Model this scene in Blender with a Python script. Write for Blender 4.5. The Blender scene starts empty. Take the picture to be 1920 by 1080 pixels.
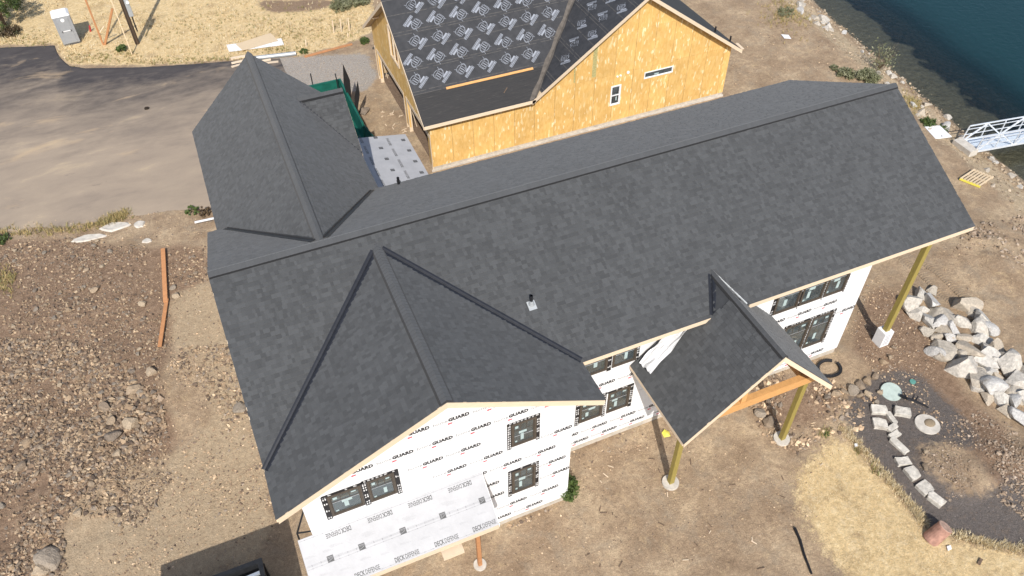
import bpy, math, random
import numpy as np
from mathutils import Vector, Matrix

random.seed(7)
RNG = np.random.default_rng(7)
scene = bpy.context.scene
COL = scene.collection

# ------------------------------------------------------------------ camera
CAM = np.array([1.8998, -20.1035, 27.0307]); YAW, PITCH, ROLL, FPX = 0.3923, -0.7955, -0.0142, 1499.17
_f = np.array([math.sin(YAW)*math.cos(PITCH), math.cos(YAW)*math.cos(PITCH), math.sin(PITCH)])
_r = np.array([math.cos(YAW), -math.sin(YAW), 0.0]); _u = np.cross(_r, _f)
_c, _s = math.cos(ROLL), math.sin(ROLL)
CR, CU, CF = _r*_c + _u*_s, -_r*_s + _u*_c, _f
cam_data = bpy.data.cameras.new('camera'); cam = bpy.data.objects.new('camera', cam_data); COL.objects.link(cam)
cam_data.sensor_width = 36.0; cam_data.lens = FPX/1920.0*36.0; cam_data.clip_end = 4000.0; cam_data.clip_start = 0.1
cam.matrix_world = Matrix(((CR[0], CU[0], -CF[0], CAM[0]), (CR[1], CU[1], -CF[1], CAM[1]), (CR[2], CU[2], -CF[2], CAM[2]), (0, 0, 0, 1)))
scene.camera = cam

# ------------------------------------------------------------------ sky, sun, exposure
SUN_DIR = Vector((-0.33, -1.0, 0.99)).normalized()
SUN_EL = math.asin(SUN_DIR.z); SUN_AZ = math.atan2(SUN_DIR.x, SUN_DIR.y)
world = bpy.data.worlds.new('World'); scene.world = world; world.use_nodes = True
wn = world.node_tree; wn.nodes.clear()
sky = wn.nodes.new('ShaderNodeTexSky'); sky.sky_type = 'NISHITA'; sky.sun_disc = False
sky.sun_elevation = SUN_EL; sky.sun_rotation = SUN_AZ; sky.dust_density = 1.5
bgn = wn.nodes.new('ShaderNodeBackground'); bgn.inputs['Strength'].default_value = 0.125
out = wn.nodes.new('ShaderNodeOutputWorld')
wn.links.new(sky.outputs[0], bgn.inputs[0]); wn.links.new(bgn.outputs[0], out.inputs[0])
sun_data = bpy.data.lights.new('sun', 'SUN'); sun_data.energy = 4.2; sun_data.angle = math.radians(0.5); sun_data.color = (1.0, 0.955, 0.89)
sun = bpy.data.objects.new('sun', sun_data); COL.objects.link(sun)
sun.rotation_euler = SUN_DIR.to_track_quat('Z', 'Y').to_euler()
scene.view_settings.view_transform = 'Standard'; scene.view_settings.look = 'None'
scene.view_settings.exposure = 0.22; scene.view_settings.gamma = 1.0; scene.view_settings.use_curve_mapping = False
scene.render.engine = 'CYCLES'
scene.cycles.max_bounces = 6; scene.cycles.transparent_max_bounces = 12

def g(px, py, z=0.0):
    """point of the survey sheet: where the sight line through a photo point meets height z"""
    v = CF*FPX + CR*(px-960) - CU*(py-540); t = (z-CAM[2])/v[2]; p = CAM + v*t
    return Vector((p[0], p[1], p[2]))
def gy(px, py, y):
    v = CF*FPX + CR*(px-960) - CU*(py-540); t = (y-CAM[1])/v[1]; p = CAM + v*t
    return Vector((p[0], p[1], p[2]))
def gx(px, py, x):
    v = CF*FPX + CR*(px-960) - CU*(py-540); t = (x-CAM[0])/v[0]; p = CAM + v*t
    return Vector((p[0], p[1], p[2]))

# ------------------------------------------------------------------ materials
class NT:
    def __init__(s, name):
        s.m = bpy.data.materials.new(name); s.m.use_nodes = True; s.t = s.m.node_tree; s.t.nodes.clear()
        s.o = s.t.nodes.new('ShaderNodeOutputMaterial')
        s.co = s.t.nodes.new('ShaderNodeTexCoord')
    def n(s, typ, **kw):
        nd = s.t.nodes.new(typ)
        for k, v in kw.items():
            if k.startswith('i_'):
                nm = k[2:]
                nd.inputs[int(nm) if nm.isdigit() else nm.replace('_', ' ')].default_value = v
            else: setattr(nd, k, v)
        return nd
    def l(s, a, b): s.t.links.new(a, b)
    def noise(s, scale, detail=4.0, rough=0.6, vec=None, dist=0.0):
        nd = s.n('ShaderNodeTexNoise'); nd.inputs['Scale'].default_value = scale; nd.inputs['Detail'].default_value = detail
        nd.inputs['Roughness'].default_value = rough; nd.inputs['Distortion'].default_value = dist
        s.l(vec if vec is not None else s.co.outputs['Object'], nd.inputs['Vector']); return nd.outputs['Fac']
    def ramp(s, fac, stops, interp='LINEAR'):
        nd = s.n('ShaderNodeValToRGB'); cr = nd.color_ramp; cr.interpolation = interp
        while len(cr.elements) < len(stops): cr.elements.new(0.5)
        for e, (p, c) in zip(cr.elements, stops):
            e.position = p; e.color = (c, c, c, 1) if isinstance(c, (int, float)) else (*c, 1)
        s.l(fac, nd.inputs['Fac']); return nd.outputs['Color']
    def mix(s, fac, a, b, mode='MIX'):
        nd = s.n('ShaderNodeMix', data_type='RGBA', blend_type=mode)
        for v, i in ((fac, 0), (a, 6), (b, 7)):
            if hasattr(v, 'is_linked') or isinstance(v, bpy.types.NodeSocket): s.l(v, nd.inputs[i])
            else: nd.inputs[i].default_value = v if i == 0 else (*v, 1)
        return nd.outputs[2]
    def math(s, op, a, b=0.0, clamp=False):
        nd = s.n('ShaderNodeMath', operation=op, use_clamp=clamp)
        for i, v in enumerate((a, b)):
            if isinstance(v, bpy.types.NodeSocket): s.l(v, nd.inputs[i])
            else: nd.inputs[i].default_value = v
        return nd.outputs[0]
    def attr(s, name):
        nd = s.n('ShaderNodeAttribute', attribute_name=name); return nd
    def bump(s, h, strength=0.5, dist=0.02):
        nd = s.n('ShaderNodeBump'); nd.inputs['Strength'].default_value = strength; nd.inputs['Distance'].default_value = dist
        s.l(h, nd.inputs['Height']); return nd.outputs['Normal']
    def principled(s, col, rough=0.7, normal=None, metal=0.0, spec=0.5):
        p = s.n('ShaderNodeBsdfPrincipled')
        if isinstance(col, bpy.types.NodeSocket): s.l(col, p.inputs['Base Color'])
        else: p.inputs['Base Color'].default_value = (*col, 1)
        if isinstance(rough, bpy.types.NodeSocket): s.l(rough, p.inputs['Roughness'])
        else: p.inputs['Roughness'].default_value = rough
        p.inputs['Metallic'].default_value = metal; p.inputs['Specular IOR Level'].default_value = spec
        if normal is not None: s.l(normal, p.inputs['Normal'])
        s.l(p.outputs[0], s.o.inputs['Surface']); return p

def simple(name, col, rough=0.6, metal=0.0, var=0.25, scale=6.0, bump=0.15, bscale=60.0, spec=0.4, bdist=0.004):
    t = NT(name); f = t.noise(scale, 5); hi = tuple(min(1, c*(1+var)) for c in col); lo = tuple(c*(1-var) for c in col)
    c = t.ramp(f, [(0.3, lo), (0.7, hi)])
    t.principled(c, rough, t.bump(t.noise(bscale, 3), bump, bdist), metal, spec); return t.m

def wood(name, col, axis_scale=(3, 3, 3), var=0.25):
    t = NT(name); mp = t.n('ShaderNodeMapping'); mp.inputs['Scale'].default_value = axis_scale
    t.l(t.co.outputs['Object'], mp.inputs['Vector'])
    f = t.noise(3.0, 6, 0.65, mp.outputs[0], 0.6); oi = t.n('ShaderNodeObjectInfo')
    c = t.ramp(f, [(0.25, tuple(x*(1-var) for x in col)), (0.75, tuple(min(1, x*(1+var*.6)) for x in col))])
    hs = t.n('ShaderNodeHueSaturation'); t.l(c, hs.inputs['Color'])
    v = t.math('ADD', t.math('MULTIPLY', oi.outputs['Random'], 0.22), 0.88); t.l(v, hs.inputs['Value'])
    t.principled(hs.outputs[0], 0.75, t.bump(f, 0.2, 0.004)); return t.m

def attr_mat(name, rough=0.85, bscale=40.0, bstr=0.4, bdist=0.01, var=0.35, vscale=12.0, spec=0.3, stain=None):
    """colour from the piece's own tint attribute, with grain"""
    t = NT(name); a = t.attr('tint'); f = t.noise(vscale, 6, 0.65)
    v = t.ramp(f, [(0.25, 1-var), (0.75, 1+var*0.6)])
    c = t.mix(1.0, a.outputs['Color'], v, 'MULTIPLY')
    if stain: c = t.mix(t.ramp(t.noise(1.3, 6, 0.72, None, .8), [(0.55, 0.0), (0.72, 0.6)]), c, stain)
    t.principled(c, rough, t.bump(t.noise(bscale, 4), bstr, bdist), 0, spec); return t.m

M = {}
# shingles: granule speckle on each tab's own shade
t = NT('shingle'); a = t.attr('tint'); sp = t.noise(220, 2, 0.8); lg = t.noise(0.55, 4, 0.6)
c = t.mix(1.0, a.outputs['Color'], t.ramp(sp, [(0.25, 0.72), (0.75, 1.26)]), 'MULTIPLY')
c = t.mix(1.0, c, t.ramp(lg, [(0.3, 0.95), (0.7, 1.06)]), 'MULTIPLY')
p = t.principled(c, 0.82, t.bump(t.noise(260, 2, 0.8), 0.6, 0.004), 0, 0.35); M['shingle'] = t.m
p.inputs['Sheen Weight'].default_value = 0.15; p.inputs['Sheen Roughness'].default_value = 0.6
M['roof_dark'] = simple('roof_dark', (0.045, 0.047, 0.05), 0.9, var=0.15)
M['valley'] = simple('valley_metal', (0.022, 0.024, 0.03), 0.42, 0.2, var=0.2, bump=0.05, spec=0.5)
# house wrap
t = NT('house_wrap'); f = t.noise(0.9, 5, 0.6); w2 = t.noise(7, 4, 0.55, None, 1.2)
c = t.ramp(f, [(0.3, (0.76, 0.77, 0.78)), (0.7, (0.84, 0.84, 0.84))])
t.principled(c, 0.55, t.bump(t.math('ADD', w2, t.noise(2.2, 3)), 0.35, 0.02), 0, 0.4); M['wrap'] = t.m
# deck underlayment
t = NT('deck_wrap'); f = t.noise(1.4, 6, 0.7); c = t.ramp(f, [(0.3, (0.36, 0.36, 0.37)), (0.7, (0.44, 0.44, 0.45))])
c = t.mix(t.ramp(t.noise(14, 5, 0.7), [(0.62, 0.0), (0.78, 0.5)]), c, (0.32, 0.305, 0.295))
t.principled(c, 0.5, t.bump(t.noise(9, 4, 0.6, None, 1.0), 0.25, 0.012), 0, 0.4); M['deckwrap'] = t.m
M['deckline'] = simple('print_grey', (0.22, 0.22, 0.23), 0.6, var=0.2, bump=0)
M['ink_black'] = simple('ink_black', (0.035, 0.035, 0.038), 0.6, var=0.25, bump=0)
M['ink_grey'] = simple('ink_grey', (0.27, 0.27, 0.28), 0.6, var=0.15, bump=0)
M['ink_dark'] = simple('ink_dark_grey', (0.085, 0.085, 0.085), 0.6, var=0.25, bump=0)
M['ink_red'] = simple('ink_red', (0.62, 0.06, 0.09), 0.6, var=0.1, bump=0)
M['ink_pale'] = simple('ink_pale', (0.30, 0.32, 0.36), 0.6, var=0.25, bump=0)
M['pine'] = wood('pine', (0.72, 0.58, 0.42), (1.2, 1.2, 6), 0.10)
M['pine_orange'] = wood('pine_orange', (0.62, 0.33, 0.12), (2, 2, 8), 0.2)
M['cedar'] = wood('cedar', (0.50, 0.235, 0.10), (1.5, 1.5, 8), 0.25)
M['treated'] = wood('treated', (0.30, 0.235, 0.06), (9, 9, 1.2), 0.25)
M['ply'] = wood('plywood', (0.64, 0.50, 0.33), (2, 6, 2), 0.15)
M['white_board'] = simple('white_board', (0.76, 0.76, 0.75), 0.6, var=0.06)
M['bronze'] = simple('bronze_frame', (0.085, 0.070, 0.056), 0.45, 0.1, var=0.1, bump=0.05)
M['tape'] = simple('black_tape', (0.018, 0.018, 0.02), 0.5, var=0.2, bump=0.3, bscale=25)
M['sticker'] = simple('sticker', (0.40, 0.50, 0.50), 0.5, var=0.08, bump=0)
M['white'] = simple('white_plastic', (0.80, 0.80, 0.80), 0.45, var=0.05, bump=0.05)
M['wrap_edge'] = simple('wrap_edge', (0.50, 0.51, 0.53), 0.6, var=0.15, bump=0)
M['concrete'] = simple('concrete', (0.48, 0.43, 0.36), 0.9, var=0.22, scale=3, bump=0.3, bscale=30)
M['concrete_pale'] = simple('concrete_pale', (0.52, 0.48, 0.42), 0.9, var=0.2, scale=4, bump=0.3, bscale=30)
M['green_lid'] = simple('green_lid', (0.40, 0.47, 0.43), 0.7, var=0.15, scale=5)
M['teal'] = simple('teal_plastic', (0.10, 0.26, 0.22), 0.6)
M['floor_in'] = simple('subfloor', (0.36, 0.25, 0.13), 0.85, var=0.2)
M['inside'] = simple('inside_wall', (0.34, 0.30, 0.25), 0.9, var=0.2)
M['black_pipe'] = simple('black_pipe', (0.015, 0.015, 0.017), 0.45, var=0.2)
M['galv'] = simple('galvanised', (0.62, 0.66, 0.70), 0.35, 0.6, var=0.1)
M['grey_metal'] = simple('grey_metal', (0.42, 0.44, 0.45), 0.45, 0.3, var=0.1)
M['alu'] = simple('aluminium', (0.72, 0.75, 0.78), 0.4, 0.25, var=0.06)
M['alu_deck'] = simple('aluminium_deck', (0.60, 0.67, 0.74), 0.45, 0.2, var=0.08)
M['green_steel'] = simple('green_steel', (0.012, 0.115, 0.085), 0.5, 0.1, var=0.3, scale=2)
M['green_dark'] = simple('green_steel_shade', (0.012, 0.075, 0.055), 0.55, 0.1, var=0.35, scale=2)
M['rust'] = simple('rusty_steel', (0.22, 0.06, 0.04), 0.85, var=0.4)
M['black_steel'] = simple('black_steel', (0.02, 0.021, 0.023), 0.5, 0.1, var=0.3)
M['potty'] = simple('grey_plastic', (0.30, 0.31, 0.32), 0.5, var=0.06, bump=0.05)
M['potty_dark'] = simple('dark_plastic', (0.08, 0.08, 0.085), 0.5, var=0.1)
M['red'] = simple('red_plastic', (0.45, 0.05, 0.05), 0.5)
M['yellow'] = simple('yellow_sheet', (0.72, 0.64, 0.10), 0.6, var=0.12)
M['pole'] = wood('pole_wood', (0.075, 0.05, 0.032), (8, 8, 0.8), 0.35)
M['bark'] = simple('bark', (0.16, 0.11, 0.075), 0.95, var=0.4, scale=14, bump=0.8, bscale=22, bdist=0.02)
M['log'] = simple('peeled_log', (0.36, 0.20, 0.15), 0.8, var=0.35, scale=5, bump=0.4, bscale=18)
M['log_end'] = simple('log_end', (0.44, 0.29, 0.22), 0.85, var=0.3, scale=8, bump=0.3, bscale=40)
M['stone'] = attr_mat('stone', 0.9, 9.0, 0.9, 0.05, 0.4, 5.0, stain=(0.25, 0.19, 0.13))
M['pebble'] = attr_mat('pebble', 0.92, 60.0, 0.3, 0.01, 0.25, 20.0)
M['blade'] = attr_mat('grass_blade', 0.8, 40, 0.0, 0.01, 0.2, 8.0)
t = NT('leaf'); a = t.attr('tint'); d = t.n('ShaderNodeBsdfPrincipled'); t.l(a.outputs['Color'], d.inputs['Base Color']); d.inputs['Roughness'].default_value = 0.6
tr = t.n('ShaderNodeBsdfTranslucent'); t.l(a.outputs['Color'], tr.inputs['Color']); ms = t.n('ShaderNodeMixShader'); ms.inputs[0].default_value = 0.3
t.l(d.outputs[0], ms.inputs[1]); t.l(tr.outputs[0], ms.inputs[2]); t.l(ms.outputs[0], t.o.inputs['Surface']); M['leaf'] = t.m
# glass: clear pane that mirrors the sky at a slant
t = NT('window_glass'); fr = t.n('ShaderNodeFresnel'); fr.inputs['IOR'].default_value = 1.9
gl = t.n('ShaderNodeBsdfGlossy'); gl.inputs['Roughness'].default_value = 0.03; gl.inputs['Color'].default_value = (0.9, 1, 1, 1)
tp = t.n('ShaderNodeBsdfTransparent'); tp.inputs['Color'].default_value = (0.66, 0.72, 0.72, 1)
ms = t.n('ShaderNodeMixShader'); t.l(t.math('ADD', fr.outputs[0], 0.10, True), ms.inputs[0]); t.l(tp.outputs[0], ms.inputs[1]); t.l(gl.outputs[0], ms.inputs[2])
dfg = t.n('ShaderNodeBsdfDiffuse'); dfg.inputs['Color'].default_value = (0.17, 0.20, 0.215, 1); ms2 = t.n('ShaderNodeMixShader'); t.l(t.ramp(t.noise(2.2, 3), [(0.35, 0.18), (0.65, 0.42)]), ms2.inputs[0]); t.l(ms.outputs[0], ms2.inputs[1]); t.l(dfg.outputs[0], ms2.inputs[2])
t.l(ms2.outputs[0], t.o.inputs['Surface']); M['glass'] = t.m
# OSB: strand flakes
t = NT('osb'); oi = t.n('ShaderNodeObjectInfo')
mp = t.n('ShaderNodeMapping'); mp.inputs['Scale'].default_value = (1, 1, 0.32); mp.inputs['Rotation'].default_value = (0, 0.75, 0); t.l(t.co.outputs['Object'], mp.inputs['Vector'])
v = t.n('ShaderNodeTexVoronoi'); v.inputs['Scale'].default_value = 13; v.inputs['Randomness'].default_value = 1; t.l(mp.outputs[0], v.inputs['Vector'])
cv = t.n('ShaderNodeSeparateColor'); t.l(v.outputs['Color'], cv.inputs[0])
c = t.ramp(cv.outputs[0], [(0.0, (0.64, 0.39, 0.125)), (0.5, (0.69, 0.435, 0.15)), (0.9, (0.72, 0.475, 0.18)), (0.985, (0.82, 0.66, 0.39))])
c = t.mix(1.0, c, t.ramp(t.noise(1.1, 4), [(0.3, 0.88), (0.7, 1.08)]), 'MULTIPLY')
hs = t.n('ShaderNodeHueSaturation'); t.l(c, hs.inputs['Color']); t.l(t.math('ADD', t.math('MULTIPLY', oi.outputs['Random'], 0.14), 0.91), hs.inputs['Value'])
t.principled(hs.outputs[0], 0.75, t.bump(cv.outputs[1], 0.2, 0.004), 0, 0.3); M['osb'] = t.m
M['osb_dull'] = simple('osb_weathered', (0.44, 0.31, 0.16), 0.85, var=0.25, scale=9)
M['osb_green'] = simple('osb_green_edge', (0.40, 0.36, 0.16), 0.8, var=0.3, scale=12)
# synthetic underlayment
t = NT('underlayment'); f = t.noise(2.2, 6, 0.65); c = t.ramp(f, [(0.3, (0.028, 0.029, 0.032)), (0.75, (0.055, 0.055, 0.058))])
c = t.mix(t.ramp(t.noise(38, 4, 0.7), [(0.66, 0.0), (0.74, 0.55)]), c, (0.20, 0.19, 0.18))
t.principled(c, 0.62, t.bump(t.noise(3.5, 4, 0.6, None, 1.0), 0.25, 0.02), 0, 0.4); M['felt'] = t.m
t = NT('membrane'); mp = t.n('ShaderNodeMapping'); mp.inputs['Scale'].default_value = (1.0, 14, 14); t.l(t.co.outputs['Object'], mp.inputs['Vector'])
f = t.noise(1.6, 6, 0.75, mp.outputs[0]); c = t.ramp(f, [(0.35, (0.022, 0.022, 0.023)), (0.6, (0.035, 0.033, 0.032)), (0.78, (0.12, 0.11, 0.10))])
t.principled(c, 0.6, None, 0, 0.4); M['membrane'] = t.m
M['felt_lap'] = simple('underlayment_lap', (0.085, 0.08, 0.075), 0.7, var=0.4, scale=9)
M['valley_felt'] = simple('valley_felt', (0.115, 0.10, 0.085), 0.8, var=0.3, scale=4)

# ------------------------------------------------------------------ mesh helpers
def np_mesh(name, V, F, mats, tint=None, fmat=None, smooth=False):
    """V (n,3), F (m,k) array of k-gons, tint (n,3)"""
    V = np.asarray(V, np.float32); F = np.asarray(F, np.int32); me = bpy.data.meshes.new(name)
    m, k = F.shape
    me.vertices.add(len(V)); me.vertices.foreach_set('co', V.ravel())
    me.loops.add(m*k); me.loops.foreach_set('vertex_index', F.ravel())
    me.polygons.add(m); me.polygons.foreach_set('loop_start', np.arange(0, m*k, k, dtype=np.int32))
    if fmat is not None: me.polygons.foreach_set('material_index', np.asarray(fmat, np.int32))
    if smooth: me.polygons.foreach_set('use_smooth', np.ones(m, bool))
    else: me.polygons.foreach_set('use_smooth', np.zeros(m, bool))
    if tint is not None:
        a = me.color_attributes.new('tint', 'FLOAT_COLOR', 'POINT')
        c = np.ones((len(V), 4), np.float32); c[:, :3] = tint; a.data.foreach_set('color', c.ravel())
    for x in (mats if isinstance(mats, (list, tuple)) else [mats]): me.materials.append(M[x])
    me.update(calc_edges=True); me.validate(); return me

class MB:
    def __init__(s): s.v = []; s.f = []; s.mi = []; s.cur = 0
    def add(s, vs, fs):
        b = len(s.v); s.v += [tuple(v) for v in vs]
        for f in fs: s.f.append(tuple(b+i for i in f)); s.mi.append(s.cur)
        return s
    def mat(s, i): s.cur = i; return s
    def box(s, lo, hi):
        (a, b, c), (d, e, f) = lo, hi
        return s.add([(a, b, c), (d, b, c), (d, e, c), (a, e, c), (a, b, f), (d, b, f), (d, e, f), (a, e, f)],
                     [(0, 3, 2, 1), (4, 5, 6, 7), (0, 1, 5, 4), (1, 2, 6, 5), (2, 3, 7, 6), (3, 0, 4, 7)])
    def obox(s, o, a, b, c):
        """box from corner o with edge vectors a, b, c (right-handed)"""
        o, a, b, c = Vector(o), Vector(a), Vector(b), Vector(c)
        return s.add([o, o+a, o+a+b, o+b, o+c, o+a+c, o+a+b+c, o+b+c],
                     [(0, 3, 2, 1), (4, 5, 6, 7), (0, 1, 5, 4), (1, 2, 6, 5), (2, 3, 7, 6), (3, 0, 4, 7)])
    def bar(s, p, q, w, h, up=(0, 0, 1)):
        """beam of section w x h centred on the line p-q"""
        p, q = Vector(p), Vector(q); d = q-p; x = d.normalized(); up = Vector(up)
        if abs(x.dot(up)) > 0.98: up = Vector((1, 0, 0))
        yv = up.cross(x).normalized(); z = x.cross(yv)
        return s.obox(p-yv*w/2-z*h/2, d, yv*w, z*h)
    def prism(s, poly, vec):
        n = len(poly); vec = Vector(vec); P = [Vector(p) for p in poly]
        return s.add(P+[p+vec for p in P], [tuple(range(n-1, -1, -1)), tuple(range(n, 2*n))]+[(i, (i+1) % n, n+(i+1) % n, n+i) for i in range(n)])
    def poly(s, P): return s.add(P, [tuple(range(len(P)))])
    def cyl(s, p, q, r0, r1=None, n=10, caps=True):
        r1 = r0 if r1 is None else r1; p, q = Vector(p), Vector(q); d = (q-p).normalized()
        a = d.cross(Vector((0, 0, 1)) if abs(d.z) < 0.9 else Vector((1, 0, 0))).normalized(); b = d.cross(a)
        V = []
        for c, r in ((p, r0), (q, r1)):
            V += [c+(a*math.cos(2*math.pi*i/n)+b*math.sin(2*math.pi*i/n))*r for i in range(n)]
        F = [(i, (i+1) % n, n+(i+1) % n, n+i) for i in range(n)]
        if caps: F += [tuple(range(n-1, -1, -1)), tuple(range(n, 2*n))]
        return s.add(V, F)
    def tube(s, pts, r, n=8):
        for a, b in zip(pts, pts[1:]): s.cyl(a, b, r, r, n)
        return s
    def ribbon(s, pts, w, z=0.0, closed=False):
        """flat line of width w in the local xy plane"""
        P = [Vector((p[0], p[1])) for p in pts]
        if closed: P.append(P[0])
        for a, b in zip(P, P[1:]):
            d = (b-a)
            if d.length < 1e-6: continue
            d.normalize(); nrm = Vector((-d.y, d.x))*w/2; a2 = a-d*w/2; b2 = b+d*w/2
            s.add([(*(a2-nrm), z), (*(b2-nrm), z), (*(b2+nrm), z), (*(a2+nrm), z)], [(0, 1, 2, 3)])
        return s
    def mesh(s, name, mats):
        me = bpy.data.meshes.new(name); me.from_pydata(s.v, [], s.f)
        for x in (mats if isinstance(mats, (list, tuple)) else [mats]): me.materials.append(M[x])
        me.polygons.foreach_set('material_index', s.mi); me.update(); return me
    def build(s, name, mats, parent=None, bevel=0.0):
        o = link(name, s.mesh(name, mats), parent)
        if bevel:
            b = o.modifiers.new('bevel', 'BEVEL'); b.width = bevel; b.segments = 2; b.limit_method = 'ANGLE'
        return o

def link(name, me, parent=None, mat=None):
    o = bpy.data.objects.new(name, me); COL.objects.link(o)
    if parent is not None:
        o.parent = parent
        if parent.type == 'EMPTY': o.matrix_parent_inverse = Matrix.Translation(-parent.location)
    if mat is not None: o.matrix_basis = mat
    return o
def thing(name, loc, label, cat, group=None):
    e = bpy.data.objects.new(name, None); e.location = loc; e.empty_display_size = 0.3; COL.objects.link(e)
    return tag(e, label, cat, group)
def tag(o, label, cat, group=None):
    o['label'] = label; o['category'] = cat
    if group: o['group'] = group
    return o
def struct(o): o['kind'] = 'structure'; return o
def stuff(o, label=None, cat=None):
    o['kind'] = 'stuff'
    if label: o['label'] = label
    if cat: o['category'] = cat
    return o
def frame(o, x, y, z=None):
    """matrix with local x, y axes along world vectors x, y at o"""
    x, y = Vector(x).normalized(), Vector(y).normalized(); z = x.cross(y)
    return Matrix(((x[0], y[0], z[0], o[0]), (x[1], y[1], z[1], o[1]), (x[2], y[2], z[2], o[2]), (0, 0, 0, 1)))

def vnoise(x, y, seed=0):
    x = np.asarray(x, float); y = np.asarray(y, float); xi = np.floor(x).astype(np.int64); yi = np.floor(y).astype(np.int64)
    fx = x-xi; fy = y-yi; fx = fx*fx*(3-2*fx); fy = fy*fy*(3-2*fy)
    def h(a, b):
        n = (a*374761393+b*668265263+seed*982451653) & 0x7fffffff; n = ((n ^ (n >> 13))*1274126177) & 0x7fffffff
        return ((n ^ (n >> 16)) & 0xffff)/65535.0
    return (h(xi, yi)*(1-fx)+h(xi+1, yi)*fx)*(1-fy)+(h(xi, yi+1)*(1-fx)+h(xi+1, yi+1)*fx)*fy
def fbm(x, y, sc, oct=4, seed=0):
    r = 0; a = 0.5
    for i in range(oct): r = r+a*(vnoise(x*sc, y*sc, seed+i*17)-0.5); sc *= 2.07; a *= 0.5
    return r
def inpoly(x, y, P):
    x = np.asarray(x); y = np.asarray(y); r = np.zeros(x.shape, bool); n = len(P)
    for i in range(n):
        x1, y1 = P[i][0], P[i][1]; x2, y2 = P[(i+1) % n][0], P[(i+1) % n][1]
        if y1 == y2: continue
        c = ((y1 > y) != (y2 > y)) & (x < (x2-x1)*(y-y1)/(y2-y1)+x1); r ^= c
    return r
def gpoly(L, z=0.0): return [(lambda p: (p.x, p.y))(g(a, b, z)) for a, b in L]

# ------------------------------------------------------------------ terrain
WATER_Z = -1.2
_m = [(g(1770, 885), 1.3, .3), (g(270, 760), 1.6, .22), (g(170, 880), 1.5, .2), (g(1890, 880), 1.6, .35), (g(1850, 470), 2.2, .35), (g(1500, 760), 1.4, .12)]
MOUNDS = [(p.x, p.y, r, h) for p, r, h in _m]
def xshore(y): return 42.0+0.139*(y-1.5)
def height(x, y):
    x = np.asarray(x, float); y = np.asarray(y, float)
    d = x-xshore(y)-0.9*fbm(x, y, 0.35, 3, 5)
    z = np.interp(d, [-400, -4.2, -3.2, -1.6, 0.0, 2.5, 5.5, 9, 20, 60], [0, 0, -0.12, -0.75, -1.2, -1.42, -1.75, -3.4, -6, -7])
    dry = np.clip(-d/2.0, 0, 1)
    z = z+0.05*fbm(x, y, 0.45, 4, 1)*dry+0.03*fbm(x, y, 2.2, 3, 2)*dry
    bank = np.clip(1-np.abs(d+2.0)/2.5, 0, 1); z = z+bank*0.35*fbm(x, y, 0.9, 4, 9)
    # rubble ground left of the house, raised and lumpy
    m = np.clip(1-np.abs(x+7.5)/6.0, 0, 1)*np.clip(1-np.abs(y-5.5)/9.5, 0, 1); m = np.minimum(1, m*2.2)
    z = z+m*(0.10+0.45*fbm(x, y, 0.55, 4, 3)+0.10*fbm(x, y, 2.6, 3, 4))
    # churned soil right of the house
    m2 = np.clip(1-np.abs(x-32)/9.0, 0, 1)*np.clip(1-np.abs(y+4)/9, 0, 1)*np.clip((x-25)/2, 0, 1)
    z = z+m2*(0.28*fbm(x, y, 0.7, 4, 6)+0.06*fbm(x, y, 2.8, 3, 7))
    for mx, my, mr, mh in MOUNDS: z = z+mh*np.exp(-((x-mx)**2+(y-my)**2)/mr**2)*(1+1.2*fbm(x, y, 1.6, 4, 15))
    return z
Z_GRASS_TOP = [(-40, -40), (-40, 86), (104, 84), (116, 110), (132, 123), (300, 122), (440, 112), (560, 105), (660, 82), (700, 60), (700, -40)]
Z_GRASS_FRONT = [(1578, 798), (1500, 862), (1478, 905), (1500, 950), (1490, 985), (1530, 1020), (1590, 1100), (1960, 1100), (1960, 1030), (1860, 1020), (1790, 1000), (1735, 985), (1700, 940), (1650, 880)]
Z_GRAVEL = [(440, 112), (560, 106), (690, 100), (705, 150), (690, 170), (600, 175), (480, 170)]
Z_DARK = [(1570, 765), (1640, 705), (1700, 690), (1750, 730), (1800, 770), (1840, 850), (1850, 900), (1800, 830), (1700, 840), (1750, 900), (1790, 940), (1850, 930), (1900, 890), (1960, 930), (1960, 1030), (1860, 1025), (1790, 1000), (1735, 985), (1700, 940), (1650, 875), (1600, 815)]
Z_RUBBLE = [(-40, 452), (120, 445), (290, 470), (385, 450), (392, 520), (330, 560), (318, 650), (300, 720), (330, 800), (320, 860), (300, 950), (200, 960), (120, 1000), (110, 1100), (-40, 1100)]
Z_PALE = [(300, 560), (400, 520), (440, 650), (500, 900), (530, 1010), (340, 1100), (120, 1100), (130, 960), (230, 880), (380, 830), (400, 700), (330, 650)]
Z_YARD = [(690, 95), (740, 130), (800, 320), (700, 350), (640, 200), (640, 120)]
Z_BROWN = [(640, 0), (470, 0), (500, 25), (600, 20)]

fx = np.arange(-15, 60.01, 0.2); fy_ = np.arange(-20, 56.01, 0.2)
def grow(a, lo, hi):
    L = [a[0]]; st = 0.5
    while L[-1] > lo: L.append(L[-1]-st); st *= 1.35
    R = [a[-1]]; st = 0.5
    while R[-1] < hi: R.append(R[-1]+st); st *= 1.35
    return np.concatenate([L[:0:-1], a, R[1:]])
GX, GY = grow(fx, -1500, 1500), grow(fy_, -1500, 1500)
XX, YY = np.meshgrid(GX, GY); ZZ = height(XX, YY)
def blur(m, k):
    m = m.astype(float)
    for ax in (0, 1):
        s_ = np.zeros_like(m)
        for i in range(-k, k+1): s_ += np.roll(m, i, ax)
        m = s_/(2*k+1)
    return m
NZ = fbm(XX, YY, 0.8, 4, 21)
WX = XX+0.9*fbm(XX, YY, 0.9, 4, 31); WY = YY+0.9*fbm(XX, YY, 0.9, 4, 32)
dsh = XX-xshore(YY)
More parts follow.
